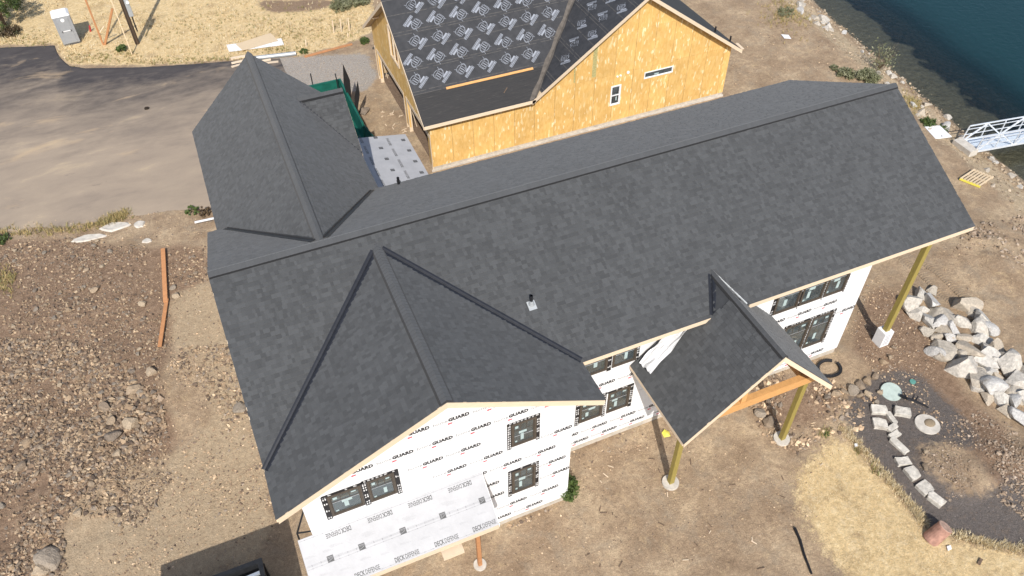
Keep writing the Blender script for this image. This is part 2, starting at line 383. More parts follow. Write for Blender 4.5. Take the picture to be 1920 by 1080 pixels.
mk = lambda L, k=2: blur(inpoly(WX, WY, gpoly(L)), k)
far = (XX < -16) | (YY > 40)
m_grass = np.maximum(mk(Z_GRASS_TOP, 2), mk(Z_GRASS_FRONT, 4)); m_grass = m_grass*.86; m_grass = np.where((YY > 46) & (dsh < -4), 1, m_grass)
m_dark = mk(Z_DARK, 3); m_grav = mk(Z_GRAVEL, 2); m_rub = np.maximum.reduce([mk(Z_RUBBLE, 4), .85*mk([(1600, 600), (1650, 515), (1720, 570), (1790, 700), (1930, 850), (1930, 1000), (1850, 900), (1780, 830), (1650, 690), (1590, 690)], 4), .8*mk([(1380, 740), (1470, 690), (1600, 720), (1560, 800), (1440, 820)], 4)]); m_pale = mk(Z_PALE, 3); m_brown = mk(Z_BROWN, 3)
m_sand = np.clip(1-np.abs(dsh+2.0)/2.2, 0, 1); m_wet = np.clip((dsh+0.25)/0.5, 0, 1); m_weed = np.clip((dsh-2.1-2.6*NZ)/1.6, 0, 1)
ny, nx = XX.shape
V = np.stack([XX, YY, ZZ], -1).reshape(-1, 3)
I = np.arange(nx*ny).reshape(ny, nx); F = np.stack([I[:-1, :-1], I[:-1, 1:], I[1:, 1:], I[1:, :-1]], -1).reshape(-1, 4)
# ground material mixes soils by where they lie
t = NT('ground_soil'); A1 = t.n('ShaderNodeSeparateColor'); t.l(t.attr('soil_a').outputs['Color'], A1.inputs[0])
A2 = t.n('ShaderNodeSeparateColor'); t.l(t.attr('soil_b').outputs['Color'], A2.inputs[0]); A3 = t.n('ShaderNodeSeparateColor'); t.l(t.attr('soil_c').outputs['Color'], A3.inputs[0])
n1 = t.noise(0.55, 7, 0.62); n2 = t.noise(3.5, 7, 0.68); n3 = t.noise(26, 5, 0.7); n4 = t.noise(110, 3, 0.7)
c = t.ramp(n1, [(0.32, (0.26, 0.185, 0.122)), (0.5, (0.37, 0.275, 0.185)), (0.66, (0.50, 0.385, 0.26))])
c = t.mix(t.ramp(n2, [(0.42, 0.0), (0.72, 0.8)]), c, (0.235, 0.17, 0.115)); c = t.mix(t.ramp(t.noise(0.9, 6, 0.7, None, 0.8), [(0.5, 0.0), (0.66, 0.5)]), c, (0.30, 0.25, 0.19)); c = t.mix(t.ramp(t.noise(1.7, 6, 0.72, None, 0.5), [(0.56, 0.0), (0.7, 0.75)]), c, (0.46, 0.345, 0.215))
def edge(m, n=None, k=1.5):
    e = t.math('ADD', m, t.math('MULTIPLY', t.math('SUBTRACT', t.math('ADD', t.math('MULTIPLY', n2, 0.6), t.math('MULTIPLY', n3, 0.4)) if n is None else n, 0.5), k)); return t.ramp(e, [(0.38, 0.0), (0.62, 1.0)])
rub = t.ramp(n2, [(0.3, (0.165, 0.108, 0.072)), (0.55, (0.25, 0.17, 0.115)), (0.75, (0.36, 0.265, 0.185))])
rub = t.mix(t.ramp(n3, [(0.5, 0.0), (0.75, 0.6)]), rub, (0.26, 0.20, 0.15))
c = t.mix(edge(A1.outputs[0], n1, 0.7), c, rub)
pale = t.ramp(n2, [(0.3, (0.33, 0.25, 0.165)), (0.7, (0.46, 0.365, 0.25))])
c = t.mix(t.math('MULTIPLY', edge(A1.outputs[1], n1, 0.8), 0.75), c, pale)
gr = t.ramp(n2, [(0.25, (0.47, 0.345, 0.185)), (0.5, (0.64, 0.49, 0.275)), (0.75, (0.75, 0.62, 0.40))])
gr = t.mix(t.ramp(n3, [(0.45, 0.0), (0.75, 0.55)]), gr, (0.38, 0.26, 0.125))
gr = t.mix(t.ramp(t.noise(0.8, 6, 0.7), [(0.52, 0.0), (0.68, 0.8)]), gr, (0.34, 0.245, 0.14)); gr = t.mix(t.ramp(t.noise(1.3, 5, 0.7, None, .6), [(0.57, 0.0), (0.68, 0.7)]), gr, (0.58, 0.47, 0.31)); c = t.mix(edge(A1.outputs[2]), c, gr)
gv = t.ramp(n4, [(0.3, (0.22, 0.20, 0.18)), (0.7, (0.44, 0.40, 0.36))]); c = t.mix(edge(A2.outputs[0]), c, gv)
dk = t.ramp(n4, [(0.3, (0.075, 0.066, 0.062)), (0.62, (0.155, 0.136, 0.126)), (0.8, (0.24, 0.205, 0.185))])
dk = t.mix(t.ramp(n2, [(0.52, 0.0), (0.75, 0.5)]), dk, (0.19, 0.14, 0.10)); c = t.mix(edge(A2.outputs[1]), c, dk)
sd = t.ramp(n2, [(0.3, (0.33, 0.25, 0.16)), (0.7, (0.54, 0.44, 0.31))]); c = t.mix(t.math('MULTIPLY', edge(A2.outputs[2]), 0.85), c, sd)
c = t.mix(t.math('MULTIPLY', edge(A3.outputs[1]), 0.8), c, (0.16, 0.105, 0.085))
mud = t.ramp(n2, [(0.35, (0.17, 0.14, 0.105)), (0.65, (0.25, 0.215, 0.165))]); weedc = t.ramp(n2, [(0.4, (0.012, 0.010, 0.009)), (0.7, (0.085, 0.058, 0.046))]); mud = t.mix(edge(A3.outputs[2], n1, 0.9), mud, weedc); c = t.mix(A3.outputs[0], c, mud)
c = t.mix(1.0, c, t.ramp(n3, [(0.3, 0.70), (0.7, 1.28)]), 'MULTIPLY'); c = t.mix(1.0, c, t.ramp(n4, [(0.3, 0.72), (0.7, 1.28)]), 'MULTIPLY')
n5 = t.noise(8, 7, 0.75, None, 0.5); c = t.mix(1.0, c, t.ramp(n5, [(0.3, (0.86, 0.85, 0.83)), (0.7, (1.34, 1.32, 1.28))]), 'MULTIPLY')
hgt = t.math('ADD', t.math('MULTIPLY', n3, 0.7), t.math('ADD', t.math('ADD', n2, t.math('MULTIPLY', n5, 1.4)), t.math('MULTIPLY', n4, 0.25)))
t.principled(c, 0.95, t.bump(hgt, 0.9, 0.045), 0, 0.15); M['ground'] = t.m
me = np_mesh('ground', V, F, 'ground', smooth=True)
for nm, ch in (('soil_a', (m_rub, m_pale, m_grass)), ('soil_b', (m_grav, m_dark, m_sand)), ('soil_c', (m_wet, m_brown, m_weed))):
    a = me.color_attributes.new(nm, 'FLOAT_COLOR', 'POINT'); cc = np.ones((nx*ny, 4), np.float32)
    for i, k in enumerate(ch): cc[:, i] = k.ravel()
    a.data.foreach_set('color', cc.ravel())
ground = struct(link('ground', me)); ground['label'] = 'bare tan building site soil with straw grass and gravel patches'

# lake
wx = grow(np.arange(38, 75, 0.5), 38, 1500); wy = grow(np.arange(-30, 70, 0.5), -1500, 1500)
WXX, WYY = np.meshgrid(wx, wy); dep = np.clip(WATER_Z-height(WXX, WYY), 0, 10)
V = np.stack([WXX, WYY, np.full_like(WXX, WATER_Z)], -1).reshape(-1, 3); nyy, nxx = WXX.shape
I = np.arange(nxx*nyy).reshape(nyy, nxx); F = np.stack([I[:-1, :-1], I[:-1, 1:], I[1:, 1:], I[1:, :-1]], -1).reshape(-1, 4)
t = NT('lake_water'); a = t.attr('tint'); sc_ = t.n('ShaderNodeSeparateColor'); t.l(a.outputs['Color'], sc_.inputs[0])
wv = t.noise(2.4, 4, 0.55, None, 0.4); nb = t.bump(t.math('ADD', wv, t.math('MULTIPLY', t.noise(9, 3), 0.4)), 0.4, 0.06)
df = t.n('ShaderNodeBsdfDiffuse'); df.inputs['Color'].default_value = (0.009, 0.036, 0.040, 1)
tp = t.n('ShaderNodeBsdfTransparent'); tp.inputs['Color'].default_value = (0.80, 0.85, 0.80, 1)
m1 = t.n('ShaderNodeMixShader'); t.l(t.ramp(sc_.outputs[0], [(0.0, 0.05), (0.06, 0.18), (0.14, 0.42), (0.30, 0.85), (0.5, 1.0)]), m1.inputs[0]); t.l(tp.outputs[0], m1.inputs[1]); t.l(df.outputs[0], m1.inputs[2])
gl = t.n('ShaderNodeBsdfGlossy'); gl.inputs['Roughness'].default_value = 0.08; t.l(nb, gl.inputs['Normal'])
fr = t.n('ShaderNodeFresnel'); fr.inputs['IOR'].default_value = 1.33; t.l(nb, fr.inputs['Normal'])
m2 = t.n('ShaderNodeMixShader'); t.l(fr.outputs[0], m2.inputs[0]); t.l(m1.outputs[0], m2.inputs[1]); t.l(gl.outputs[0], m2.inputs[2]); t.l(m2.outputs[0], t.o.inputs['Surface']); M['water'] = t.m
me = np_mesh('water', V, F, 'water', tint=np.repeat(np.clip(dep/4, 0, 1).reshape(-1, 1), 3, 1))
struct(link('water', me))['label'] = 'dark teal lake water beside the stony bank'

# driveway sheet
top = [(-60, 52.5), (-25, 43.5), (-10.9, 39.47), (-7.44, 38.24), (-7.2, 36.9), (-7.0, 35.9), (-6.63, 34.96), (-5.67, 34.16), (-3.5, 33.3), (-1.14, 32.43), (1.2, 31.75), (3.48, 31.12), (6.2, 30.2)]
bot = [(-60, 27), (-25, 21.5), (-10.47, 18.38), (-7.94, 17.72), (-5.37, 17.27), (-2.75, 16.82), (-0.27, 16.1), (2.0, 16.0), (6.5, 18.0)]
def interp(L, x): return np.interp(x, [p[0] for p in L], [p[1] for p in L])
us = np.concatenate([np.arange(-60, -16, 1.0), np.arange(-16, 6.3, 0.14)]); vs = np.linspace(0, 1, 60)
DX, DV = np.meshgrid(us, vs); tb = interp(top, DX); bb = interp(bot, DX)
tb = np.where((DX > -7.44) & (DX < -7.0), np.interp(DX, [-7.44, -7.30, -7.0], [38.24, 36.9, 35.9]), tb)
jag = 0.10*fbm(DX, 0*DX, 1.5, 4, 41); jb = 0.6*fbm(DX, 0*DX, 0.8, 4, 42)
DY = (bb+jb)*(1-DV)+(tb+jag)*DV
DZ = height(DX, DY)+0.035*np.clip(np.minimum(DV*14, 1), 0, 1)+0.006+0.02*np.clip((DV-0.9)*10, 0, 1)
DZ[-1] -= 0.09; DZ[0] -= 0.03
V = np.stack([DX, DY, DZ], -1).reshape(-1, 3); nyy, nxx = DX.shape
I = np.arange(nxx*nyy).reshape(nyy, nxx); F = np.stack([I[:-1, :-1], I[:-1, 1:], I[1:, 1:], I[1:, :-1]], -1).reshape(-1, 4)
t = NT('dusty_asphalt'); sc_ = t.n('ShaderNodeSeparateColor'); t.l(t.attr('tint').outputs['Color'], sc_.inputs[0])
mp = t.n('ShaderNodeMapping'); mp.inputs['Rotation'].default_value = (0, 0, 0.28); mp.inputs['Scale'].default_value = (0.45, 1.1, 1); t.l(t.co.outputs['Object'], mp.inputs['Vector'])
n1 = t.noise(0.55, 7, 0.66, mp.outputs[0], 0.3); n2 = t.noise(2.2, 7, 0.68, mp.outputs[0]); n4 = t.noise(90, 3, 0.7); n3 = t.noise(0.35, 4)
e = t.math('ADD', sc_.outputs[0], t.math('MULTIPLY', t.math('SUBTRACT', t.math('ADD', t.math('MULTIPLY', n1, 0.6), t.math('MULTIPLY', n2, 0.4)), 0.5), 1.05))
asp = t.ramp(n2, [(0.3, (0.058, 0.052, 0.053)), (0.7, (0.088, 0.079, 0.077))])
dust = t.ramp(n1, [(0.3, (0.285, 0.23, 0.18)), (0.6, (0.355, 0.285, 0.215)), (0.75, (0.47, 0.37, 0.25))])
c = t.mix(t.ramp(e, [(0.12, 0.0), (0.5, 0.62), (0.95, 1.0)]), asp, dust)
c = t.mix(t.ramp(t.noise(0.5, 5, 0.62, mp.outputs[0], .6), [(0.60, 0.0), (0.72, 0.6)]), c, (0.50, 0.37, 0.235)); c = t.mix(t.ramp(t.noise(1.0, 6, 0.7, mp.outputs[0]), [(0.64, 0.0), (0.74, 0.6)]), c, (0.13, 0.11, 0.10))
c = t.mix(1.0, c, t.ramp(n4, [(0.2, 0.82), (0.8, 1.18)]), 'MULTIPLY')
t.principled(c, 0.93, t.bump(t.math('ADD', n4, n2), 0.35, 0.015), 0, 0.2); M['driveway'] = t.m
dd = np.clip(1.42-1.46*DV+0.02*(DX+8)*(1-0.4*DV), 0, 1)
me = np_mesh('driveway', V, F, 'driveway', tint=np.repeat(dd.reshape(-1, 1), 3, 1), smooth=True)
struct(link('driveway', me))['label'] = 'dark asphalt driveway covered in pale dust'

# ------------------------------------------------------------------ stones
PHI = (1+5**.5)/2
ICO_V = np.array([(-1, PHI, 0), (1, PHI, 0), (-1, -PHI, 0), (1, -PHI, 0), (0, -1, PHI), (0, 1, PHI), (0, -1, -PHI), (0, 1, -PHI), (PHI, 0, -1), (PHI, 0, 1), (-PHI, 0, -1), (-PHI, 0, 1)])
ICO_V /= np.linalg.norm(ICO_V[0])
ICO_F = np.array([(0, 11, 5), (0, 5, 1), (0, 1, 7), (0, 7, 10), (0, 10, 11), (1, 5, 9), (5, 11, 4), (11, 10, 2), (10, 7, 6), (7, 1, 8), (3, 9, 4), (3, 4, 2), (3, 2, 6), (3, 6, 8), (3, 8, 9), (4, 9, 5), (2, 4, 11), (6, 2, 10), (8, 6, 7), (9, 8, 1)])
def subdiv(Vv, Ff):
    Vv = [tuple(v) for v in Vv]; cache = {}; out = []
    def mid(a, b):
        k = (min(a, b), max(a, b))
        if k not in cache:
            m = (np.array(Vv[a])+np.array(Vv[b])); m /= np.linalg.norm(m); cache[k] = len(Vv); Vv.append(tuple(m))
        return cache[k]
    for a, b, c in Ff:
        x, y, z = mid(a, b), mid(b, c), mid(c, a); out += [(a, x, z), (b, y, x), (c, z, y), (x, y, z)]
    return np.array(Vv), np.array(out)
S1 = subdiv(ICO_V, ICO_F); S2 = subdiv(*S1); S3 = subdiv(*S2)
def facet_rock(seed, base=S2, planes=13, rough=0.03, squash=(1, 0.8, 0.6), dr=(0.55, 0.9)):
    r = np.random.default_rng(seed); Vv = base[0].copy()
    for _ in range(planes):
        n = r.normal(size=3); n /= np.linalg.norm(n); d = r.uniform(*dr); h = Vv@n; k = h > d; Vv[k] -= np.outer(h[k]-d, n)
    Vv *= 1+rough*r.normal(size=(len(Vv), 1)); Vv *= np.array(squash)*r.uniform(0.85, 1.15, 3); return Vv
def rot_mats(n, rng):
    q = rng.normal(size=(n, 4)); q /= np.linalg.norm(q, axis=1)[:, None]; w, x, y, z = q.T
    return np.stack([np.stack([1-2*(y*y+z*z), 2*(x*y-z*w), 2*(x*z+y*w)], -1), np.stack([2*(x*y+z*w), 1-2*(x*x+z*z), 2*(y*z-x*w)], -1), np.stack([2*(x*z-y*w), 2*(y*z+x*w), 1-2*(x*x+y*y)], -1)], 1)
ROCK_PAL = np.array([(0.33, 0.235, 0.15), (0.25, 0.175, 0.115), (0.175, 0.125, 0.088), (0.39, 0.285, 0.185), (0.28, 0.21, 0.148), (0.12, 0.088, 0.066), (0.45, 0.34, 0.225), (0.24, 0.195, 0.152)])
def rock_field(name, pts, sizes, pal=ROCK_PAL, sink=0.25, flat=0.75, seed=1):
    rng = np.random.default_rng(seed); n = len(pts)
    Vv = ICO_V[None]*rng.uniform(0.55, 1.2, (n, 12, 1))+rng.normal(size=(n, 12, 3))*0.2
    Vv = Vv*rng.uniform(0.45, 1.2, (n, 1, 3)); Vv = np.einsum('nij,nkj->nki', rot_mats(n, rng), Vv)
    Vv[:, :, 2] *= flat; Vv = Vv*np.asarray(sizes)[:, None, None]
    p = np.asarray(pts, float); z = height(p[:, 0], p[:, 1])+np.asarray(sizes)*(0.5-sink)*flat
    Vv += np.stack([p[:, 0], p[:, 1], z], -1)[:, None, :]
    Ff = (ICO_F[None]+12*np.arange(n)[:, None, None]).reshape(-1, 3)
    col = pal[rng.integers(0, len(pal), n)]*rng.uniform(0.75, 1.25, (n, 1))
    return np_mesh(name, Vv.reshape(-1, 3), Ff, 'pebble', tint=np.repeat(col, 12, 0))
def scatter(poly, n, rng, thresh=None, sc=0.6, seed=50):
    P = np.array(poly); lo, hi = P.min(0), P.max(0); pts = []
    while len(pts) < n:
        q = rng.uniform(lo, hi, (n*3, 2)); k = inpoly(q[:, 0]+1.6*fbm(q[:, 0], q[:, 1], .7, 4, 61), q[:, 1]+1.6*fbm(q[:, 0], q[:, 1], .7, 4, 62), poly)
        if thresh is not None: k &= (fbm(q[:, 0], q[:, 1], sc, 3, seed)+rng.uniform(-0.18, 0.18, len(q))) > thresh
        pts += list(q[k])
    return np.array(pts[:n])
HOUSE_FP = [(0.5, -6.8), (9.6, -6.8), (9.6, -4.8), (23.5, -4.8), (23.5, 5), (6.3, 5), (6.3, 13.2), (0.5, 13.2)]
def drop_inside(p): return p[~inpoly(p[:, 0], p[:, 1], HOUSE_FP)]
rg = np.random.default_rng(11)
def fld(name, label, cat, specs, pal=ROCK_PAL, seed=1):
    P, S = [], []
    for poly, n, s0, s1, th in specs:
        q = drop_inside(scatter(gpoly(poly), n, rg, th)); P.append(q); S.append(s0+(s1-s0)*rg.power(0.36, len(q)))
    return stuff(link(name, rock_field(name, np.concatenate(P), np.concatenate(S), pal, seed=seed)), label, cat)
Z_RUB_A = [(-60, 455), (110, 445), (290, 470), (385, 455), (392, 520), (330, 560), (318, 650), (300, 760), (330, 830), (240, 900), (120, 960), (110, 1100), (-60, 1100)]
Z_RUB_B = [(-60, 640), (120, 640), (250, 700), (300, 780), (260, 850), (170, 930), (120, 1000), (110, 1100), (-60, 1100)]
Z_RUB_C = [(330, 640), (425, 640), (470, 770), (440, 800), (330, 720)]
Z_RUB_D = [(90, 800), (280, 790), (330, 850), (300, 960), (240, 1000), (200, 900)]
fld('rubble', 'brown and grey broken rubble spread left of the house', 'rubble',
    [(Z_RUB_A, 20000, 0.008, 0.085, -0.10), (Z_RUB_B, 12000, 0.016, 0.125, -0.09), (Z_RUB_C, 900, 0.02, 0.11, None), (Z_RUB_D, 2600, 0.015, 0.09, -0.08),
     ([(235, 690), (310, 760), (300, 850), (200, 880), (120, 860), (170, 800)], 1100, 0.04, 0.17, None), ([(120, 860), (240, 850), (250, 960), (190, 960)], 700, .03, .13, None)], seed=2)
fld('site_gravel', 'small loose stones strewn over the bare site soil', 'gravel',
    [([(280, 480), (400, 450), (540, 1000), (400, 1100), (110, 1100), (250, 900)], 4500, 0.008, 0.05, None), ([(330, 640), (440, 640), (520, 980), (400, 960), (330, 850)], 1500, 0.012, 0.075, 0.0), ([(150, 960), (330, 880), (400, 960), (300, 1080), (130, 1090)], 900, 0.012, 0.06, 0.02), ([(440, 114), (560, 108), (690, 104), (700, 160), (600, 172), (480, 165)], 2500, 0.01, 0.03, None),
     ([(940, 960), (1080, 880), (1230, 800), (1450, 800), (1600, 780), (1500, 1000), (1200, 1100), (900, 1100)], 3200, 0.008, 0.04, None),
     ([(1000, 940), (1070, 830), (1170, 800), (1230, 830), (1100, 920)], 420, 0.012, 0.06, None),
     ([(925, 968), (1045, 925), (1060, 948), (960, 992)], 420, 0.025, 0.10, None),
     ([(1590, 600), (1640, 510), (1780, 600), (1740, 740), (1850, 840), (1780, 850), (1640, 700)], 2600, 0.012, 0.06, None),
     ([(1400, 720), (1460, 690), (1640, 740), (1600, 800), (1480, 860), (1420, 800)], 1000, 0.02, 0.14, -.05),
     ([(1640, 510), (1830, 440), (1920, 480), (1930, 700), (1850, 640), (1720, 540)], 900, 0.008, 0.04, None),
     ([(380, 60), (690, 60), (790, 340), (690, 340), (600, 170), (440, 120)], 1800, 0.008, 0.035, None),
     ([(1390, 0), (1500, 0), (1680, 160), (1560, 155), (1360, 170)], 1300, 0.012, 0.06, None),
     ([(-60, 420), (300, 398), (400, 400), (385, 455), (110, 452), (-60, 470)], 900, 0.01, 0.06, None)], pal=ROCK_PAL*1.4, seed=3)
fld('path_gravel', 'dark crushed gravel of the curved garden path', 'gravel', [(Z_DARK, 7000, 0.008, 0.022, None)],
    pal=np.array([(0.10, 0.09, 0.085), (0.16, 0.145, 0.135), (0.07, 0.06, 0.06), (0.24, 0.21, 0.19), (0.17, 0.12, 0.09)]), seed=4)
fld('soil_clods', 'pale crumbly soil clods right of the house', 'soil',
    [([(1775, 440), (1830, 420), (1930, 400), (1930, 500), (1850, 520), (1800, 490)], 420, 0.03, 0.14, 0.02),
     ([(1780, 770), (1860, 770), (1930, 840), (1930, 920), (1860, 880)], 900, 0.015, 0.08, None),
     ([(1700, 840), (1800, 835), (1850, 900), (1790, 940), (1740, 900)], 900, 0.012, 0.06, -0.02),
     ([(1840, 850), (1930, 860), (1930, 1000), (1880, 960), (1860, 900)], 700, 0.02, 0.10, None)],
    pal=np.array([(0.30, 0.22, 0.155), (0.36, 0.275, 0.2), (0.25, 0.185, 0.13), (0.40, 0.32, 0.245)]), seed=5)
# stones of the bank
P, S = [], []
for n, d0, d1, s0, s1 in ((1900, -3.2, 0.2, 0.02, 0.12), (420, -0.7, 0.15, 0.04, 0.15), (160, 0.0, 1.6, 0.02, 0.07)):
    yy = rg.uniform(-6, 34, n); xx = xshore(yy)+rg.uniform(d0, d1, n); P.append(np.stack([xx, yy], -1)); S.append(s0+(s1-s0)*rg.power(0.5, n))
stuff(link('bank_stones', rock_field('bank_stones', np.concatenate(P), np.concatenate(S), np.array([(0.40, 0.315, 0.22), (0.32, 0.25, 0.175), (0.46, 0.38, 0.28), (0.25, 0.19, 0.135)]), seed=6)), 'small pale stones of the lake bank', 'stones')

# individual stones: shared facet shapes, each with its own tint
def rock_meshes(n, seed, base, mats, pal, **kw):
    out = []
    for i in range(n):
        Vv = facet_rock(seed+i, base, **kw); c = pal[i % len(pal)]
        out.append(np_mesh('rock_shape', Vv, base[1], mats, tint=np.repeat(np.array([c]), len(Vv), 0)))
    return out
def put_rock(name, me, x, y, size, rot, label, cat, group, sink=0.3, zs=None, tilt=0.25):
    o = link(name, me); z = float(height(x, y)); rr = random.Random(int(x*977+y*131))
    o.location = (x, y, (z if zs is None else zs)+size*(0.55-sink)); o.rotation_euler = (rr.uniform(-tilt, tilt), rr.uniform(-tilt, tilt), rot); o.scale = (size, size, size)
    return tag(o, label, cat, group)
RM = rock_meshes(14, 100, S1, 'stone', [(0.38, 0.29, 0.20), (0.30, 0.23, 0.165), (0.235, 0.19, 0.15), (0.45, 0.355, 0.25), (0.33, 0.275, 0.215), (0.36, 0.265, 0.175)], planes=10, dr=(0.42, 0.8))
rr = random.Random(3)
big = scatter(gpoly(Z_RUB_A), 150, rg, -0.02); big2 = np.concatenate([scatter(gpoly(Z_RUB_B), 50, rg), scatter(gpoly([(235, 690), (310, 760), (300, 840), (210, 870), (150, 850)]), 40, rg)])
for i, (x, y) in enumerate(np.concatenate([big, big2])):
    put_rock('rubble_stone', RM[i % 14], x, y, rr.uniform(0.07, 0.17), rr.uniform(0, 6), 'loose fist to bucket sized stone lying in the rubble left of the house', 'stone', 'loose stones in the rubble field', 0.2)
named = [(180, 547, 0.32, 0, 'flat tan stone lying left of the two orange boards'), (270, 574, 0.26, 3, 'pale buff stone between rubble and the orange boards'), (221, 565, 0.15, 2, 'small blue grey stone beside the pale buff stone'),
         (326, 540, 0.20, 4, 'grey rounded stone just right of the upper orange board'), (332, 557, 0.24, 3, 'tan flat stone right of the orange boards joint'), (288, 708, 0.30, 3, 'tan slab stone near the rubble edge, uphill of the egg shaped one'),
         (256, 738, 0.42, 0, 'large smooth egg shaped tan stone in the rubble'), (202, 772, 0.36, 1, 'tan and shadowed upright stone in the middle of the rubble'), (250, 803, 0.40, 3, 'broad pale flat stone at the rubble ridge'), (214, 797, 0.32, 0, 'tall buff stone at left end of the pale flat stone'),
         (215, 830, 0.40, 2, 'grey brown stone on the dark rubble ridge'), (452, 770, 0.36, 4, 'rounded grey stone close to the house roof edge'), (90, 1050, 0.55, 4, 'big grey flat boulder in the bottom left rubble'), (80, 1070, 0.40, 3, 'flat tan stone in front of the big grey boulder'),
         (223, 858, 0.24, 3, 'orange tan stone at the rubble edge by the pale path'), (52, 833, 0.26, 5, 'pinkish stone in the left rubble heap'), (40, 880, 0.3, 1, 'dark stone in the left rubble heap'), (150, 968, 0.22, 3, 'small pale stone on the bare patch beside rubble')]
for px, py, sz, k, lb in named:
    p = g(px, py); put_rock('stone', RM[k], p.x, p.y, sz, rr.uniform(0, 6), lb, 'stone', 'larger stones left of the house', 0.25)
# churned soil heaps of stones front right: individually visible
for px, py, sz, lb in ((1762, 985, 0.16, 'small flat buff stone beside the tree stump'), (1730, 884, 0.2, 'buff stone on the mound by the row of slabs'), (1732, 853, 0.14, 'little tan stone at the upper edge of the round mound'),
                       (1642, 755, 0.18, 'squarish tan stone behind the first slabs'), (1676, 652, 0.14, 'tan stone near the wrapped post foot'), (683, 213, 0.45, 'brown boulder beside the green dumpster door')):
    p = g(px, py); put_rock('stone', RM[rr.randrange(14)], p.x, p.y, sz, rr.uniform(0, 6), lb, 'stone', None, 0.25)

# boulder heap
BM = rock_meshes(10, 300, S3, 'stone', [(0.54, 0.50, 0.44), (0.56, 0.53, 0.48), (0.47, 0.42, 0.35), (0.55, 0.53, 0.50), (0.50, 0.43, 0.34)], planes=9, rough=0.006, squash=(1.15, 0.9, 0.75), dr=(0.34, 0.68))
BOULD = [(1712, 565, .62), (1728, 545, .45), (1752, 541, .3), (1748, 562, .5), (1808, 568, .78), (1716, 582, .48), (1741, 597, .5), (1771, 585, .62), (1760, 602, .4), (1776, 617, .5), (1806, 602, .5), (1842, 597, .55), (1742, 618, .34), (1788, 614, .4),
         (1804, 630, .45), (1838, 612, .6), (1842, 630, .5), (1768, 647, .68), (1756, 660, .4), (1816, 652, .74), (1798, 684, .8), (1846, 668, .72), (1832, 702, .62), (1824, 690, .35), (1868, 656, .55), (1894, 684, .85), (1852, 696, .5), (1898, 670, .6), (1866, 728, .6), (1888, 720, .5), (1902, 712, .62), (1882, 746, .55), (1912, 735, .5), (1915, 778, .5), (1872, 703, .35), (1930, 700, .6), (1935, 745, .6), (1922, 722, .45), (1905, 750, .4), (1890, 765, .35), (1850, 650, .4), (1870, 680, .45), (1812, 668, .4), (1782, 632, .36), (1762, 628, .34), (1790, 596, .36), (1733, 575, .34), (1830, 585, .35), (1855, 612, .4), (1858, 742, .36), (1840, 720, .4)]
uniq = {0: 'leftmost tan slab boulder of the heap, nearest the corner post', 4: 'large rounded white boulder at the top of the heap', 17: 'dark and pale boulder at the lower left of the heap', 19: 'white wedge boulder in the middle of the heap', 20: 'long white flat boulder at the front of the heap', 33: 'white boulder lying apart below the heap at the picture edge'}
for i, (px, py, sz) in enumerate(BOULD):
    p = g(px, py, 0.25); put_rock('boulder', BM[i % 10], p.x, p.y, sz*1.08, rr.uniform(0, 6), uniq.get(i, 'pale angular boulder piled among others in the heap right of the house'), 'boulder', 'boulder heap right of the house', 0.38, tilt=0.6)
# boulders along the bank
for i in range(46):
    y = rr.uniform(0.5, 27); x = xshore(y)-rr.uniform(0.4, 3.2); put_rock('bank_boulder', BM[i % 10], x, y, rr.uniform(0.16, 0.42), rr.uniform(0, 6), 'weathered tan boulder bedded in the lake bank', 'boulder', 'boulders along the lake bank', 0.4)
for px, py, sz, lb in ((1545, 40, .55, 'large pale rounded boulder on the bank near the picture top'), (1781, 215, .32, 'round white boulder at the waterline by the gangway'), (1694, 152, .2, 'small white boulder at the waterline')):
    p = g(px, py, -0.9); put_rock('bank_boulder', BM[1], p.x, p.y, sz, 0.4, lb, 'boulder', None, 0.3)

# ------------------------------------------------------------------ vegetation
def blades(name, pts, h0, h1, w, pal, label, cat, lean=0.6, per=5, seed=1):
    rng = np.random.default_rng(seed); P = np.repeat(np.asarray(pts), per, 0); n = len(P); P = P+rng.normal(0, 0.035, P.shape)
    z = height(P[:, 0], P[:, 1])-0.01; h = rng.uniform(h0, h1, n); a = rng.uniform(0, 6.283, n); b = a+1.57; l = rng.uniform(0.1, lean, n)*h
    base = np.stack([P[:, 0], P[:, 1], z], -1); d = np.stack([np.cos(a), np.sin(a), 0*a], -1)*w/2
    tip = base+np.stack([np.cos(b)*l, np.sin(b)*l, h], -1)
    V = np.stack([base-d, base+d, tip], 1).reshape(-1, 3); F = np.arange(3*n).reshape(-1, 3)
    c = np.asarray(pal)[rng.integers(0, len(pal), n)]*rng.uniform(0.75, 1.2, (n, 1))
    return stuff(link(name, np_mesh(name, V, F, 'blade', tint=np.repeat(c, 3, 0))), label, cat)
STRAW = [(0.62, 0.49, 0.27), (0.72, 0.60, 0.38), (0.46, 0.34, 0.17), (0.75, 0.65, 0.45)]
blades('dry_grass', scatter(gpoly([(-200, -60), (-200, 80), (104, 82), (118, 110), (134, 122), (440, 110), (660, 80), (710, 40), (700, -60)]), 5200, rg, 0.0, 0.5), 0.05, 0.22, 0.03, STRAW, 'dry straw grass above the driveway', 'grass', 1.2, 5, 1)
blades('lawn_grass', scatter(gpoly([(1570, 806), (1510, 866), (1492, 905), (1510, 950), (1500, 985), (1545, 1025), (1600, 1090), (1950, 1090), (1950, 1035), (1860, 1020), (1790, 1003), (1735, 985), (1700, 940), (1650, 880)]), 4200, rg, 0.02, 0.6), 0.015, 0.05, 0.018, STRAW, 'trodden straw coloured grass in front of the porch', 'grass', 1.5, 4, 2)
pe = [g(a, b) for a, b in [(1578, 800), (1650, 880), (1700, 940), (1735, 985)]]; pe2 = [g(a, b) for a, b in [(1790, 1003), (1860, 1022), (1950, 1035)]]
L = []
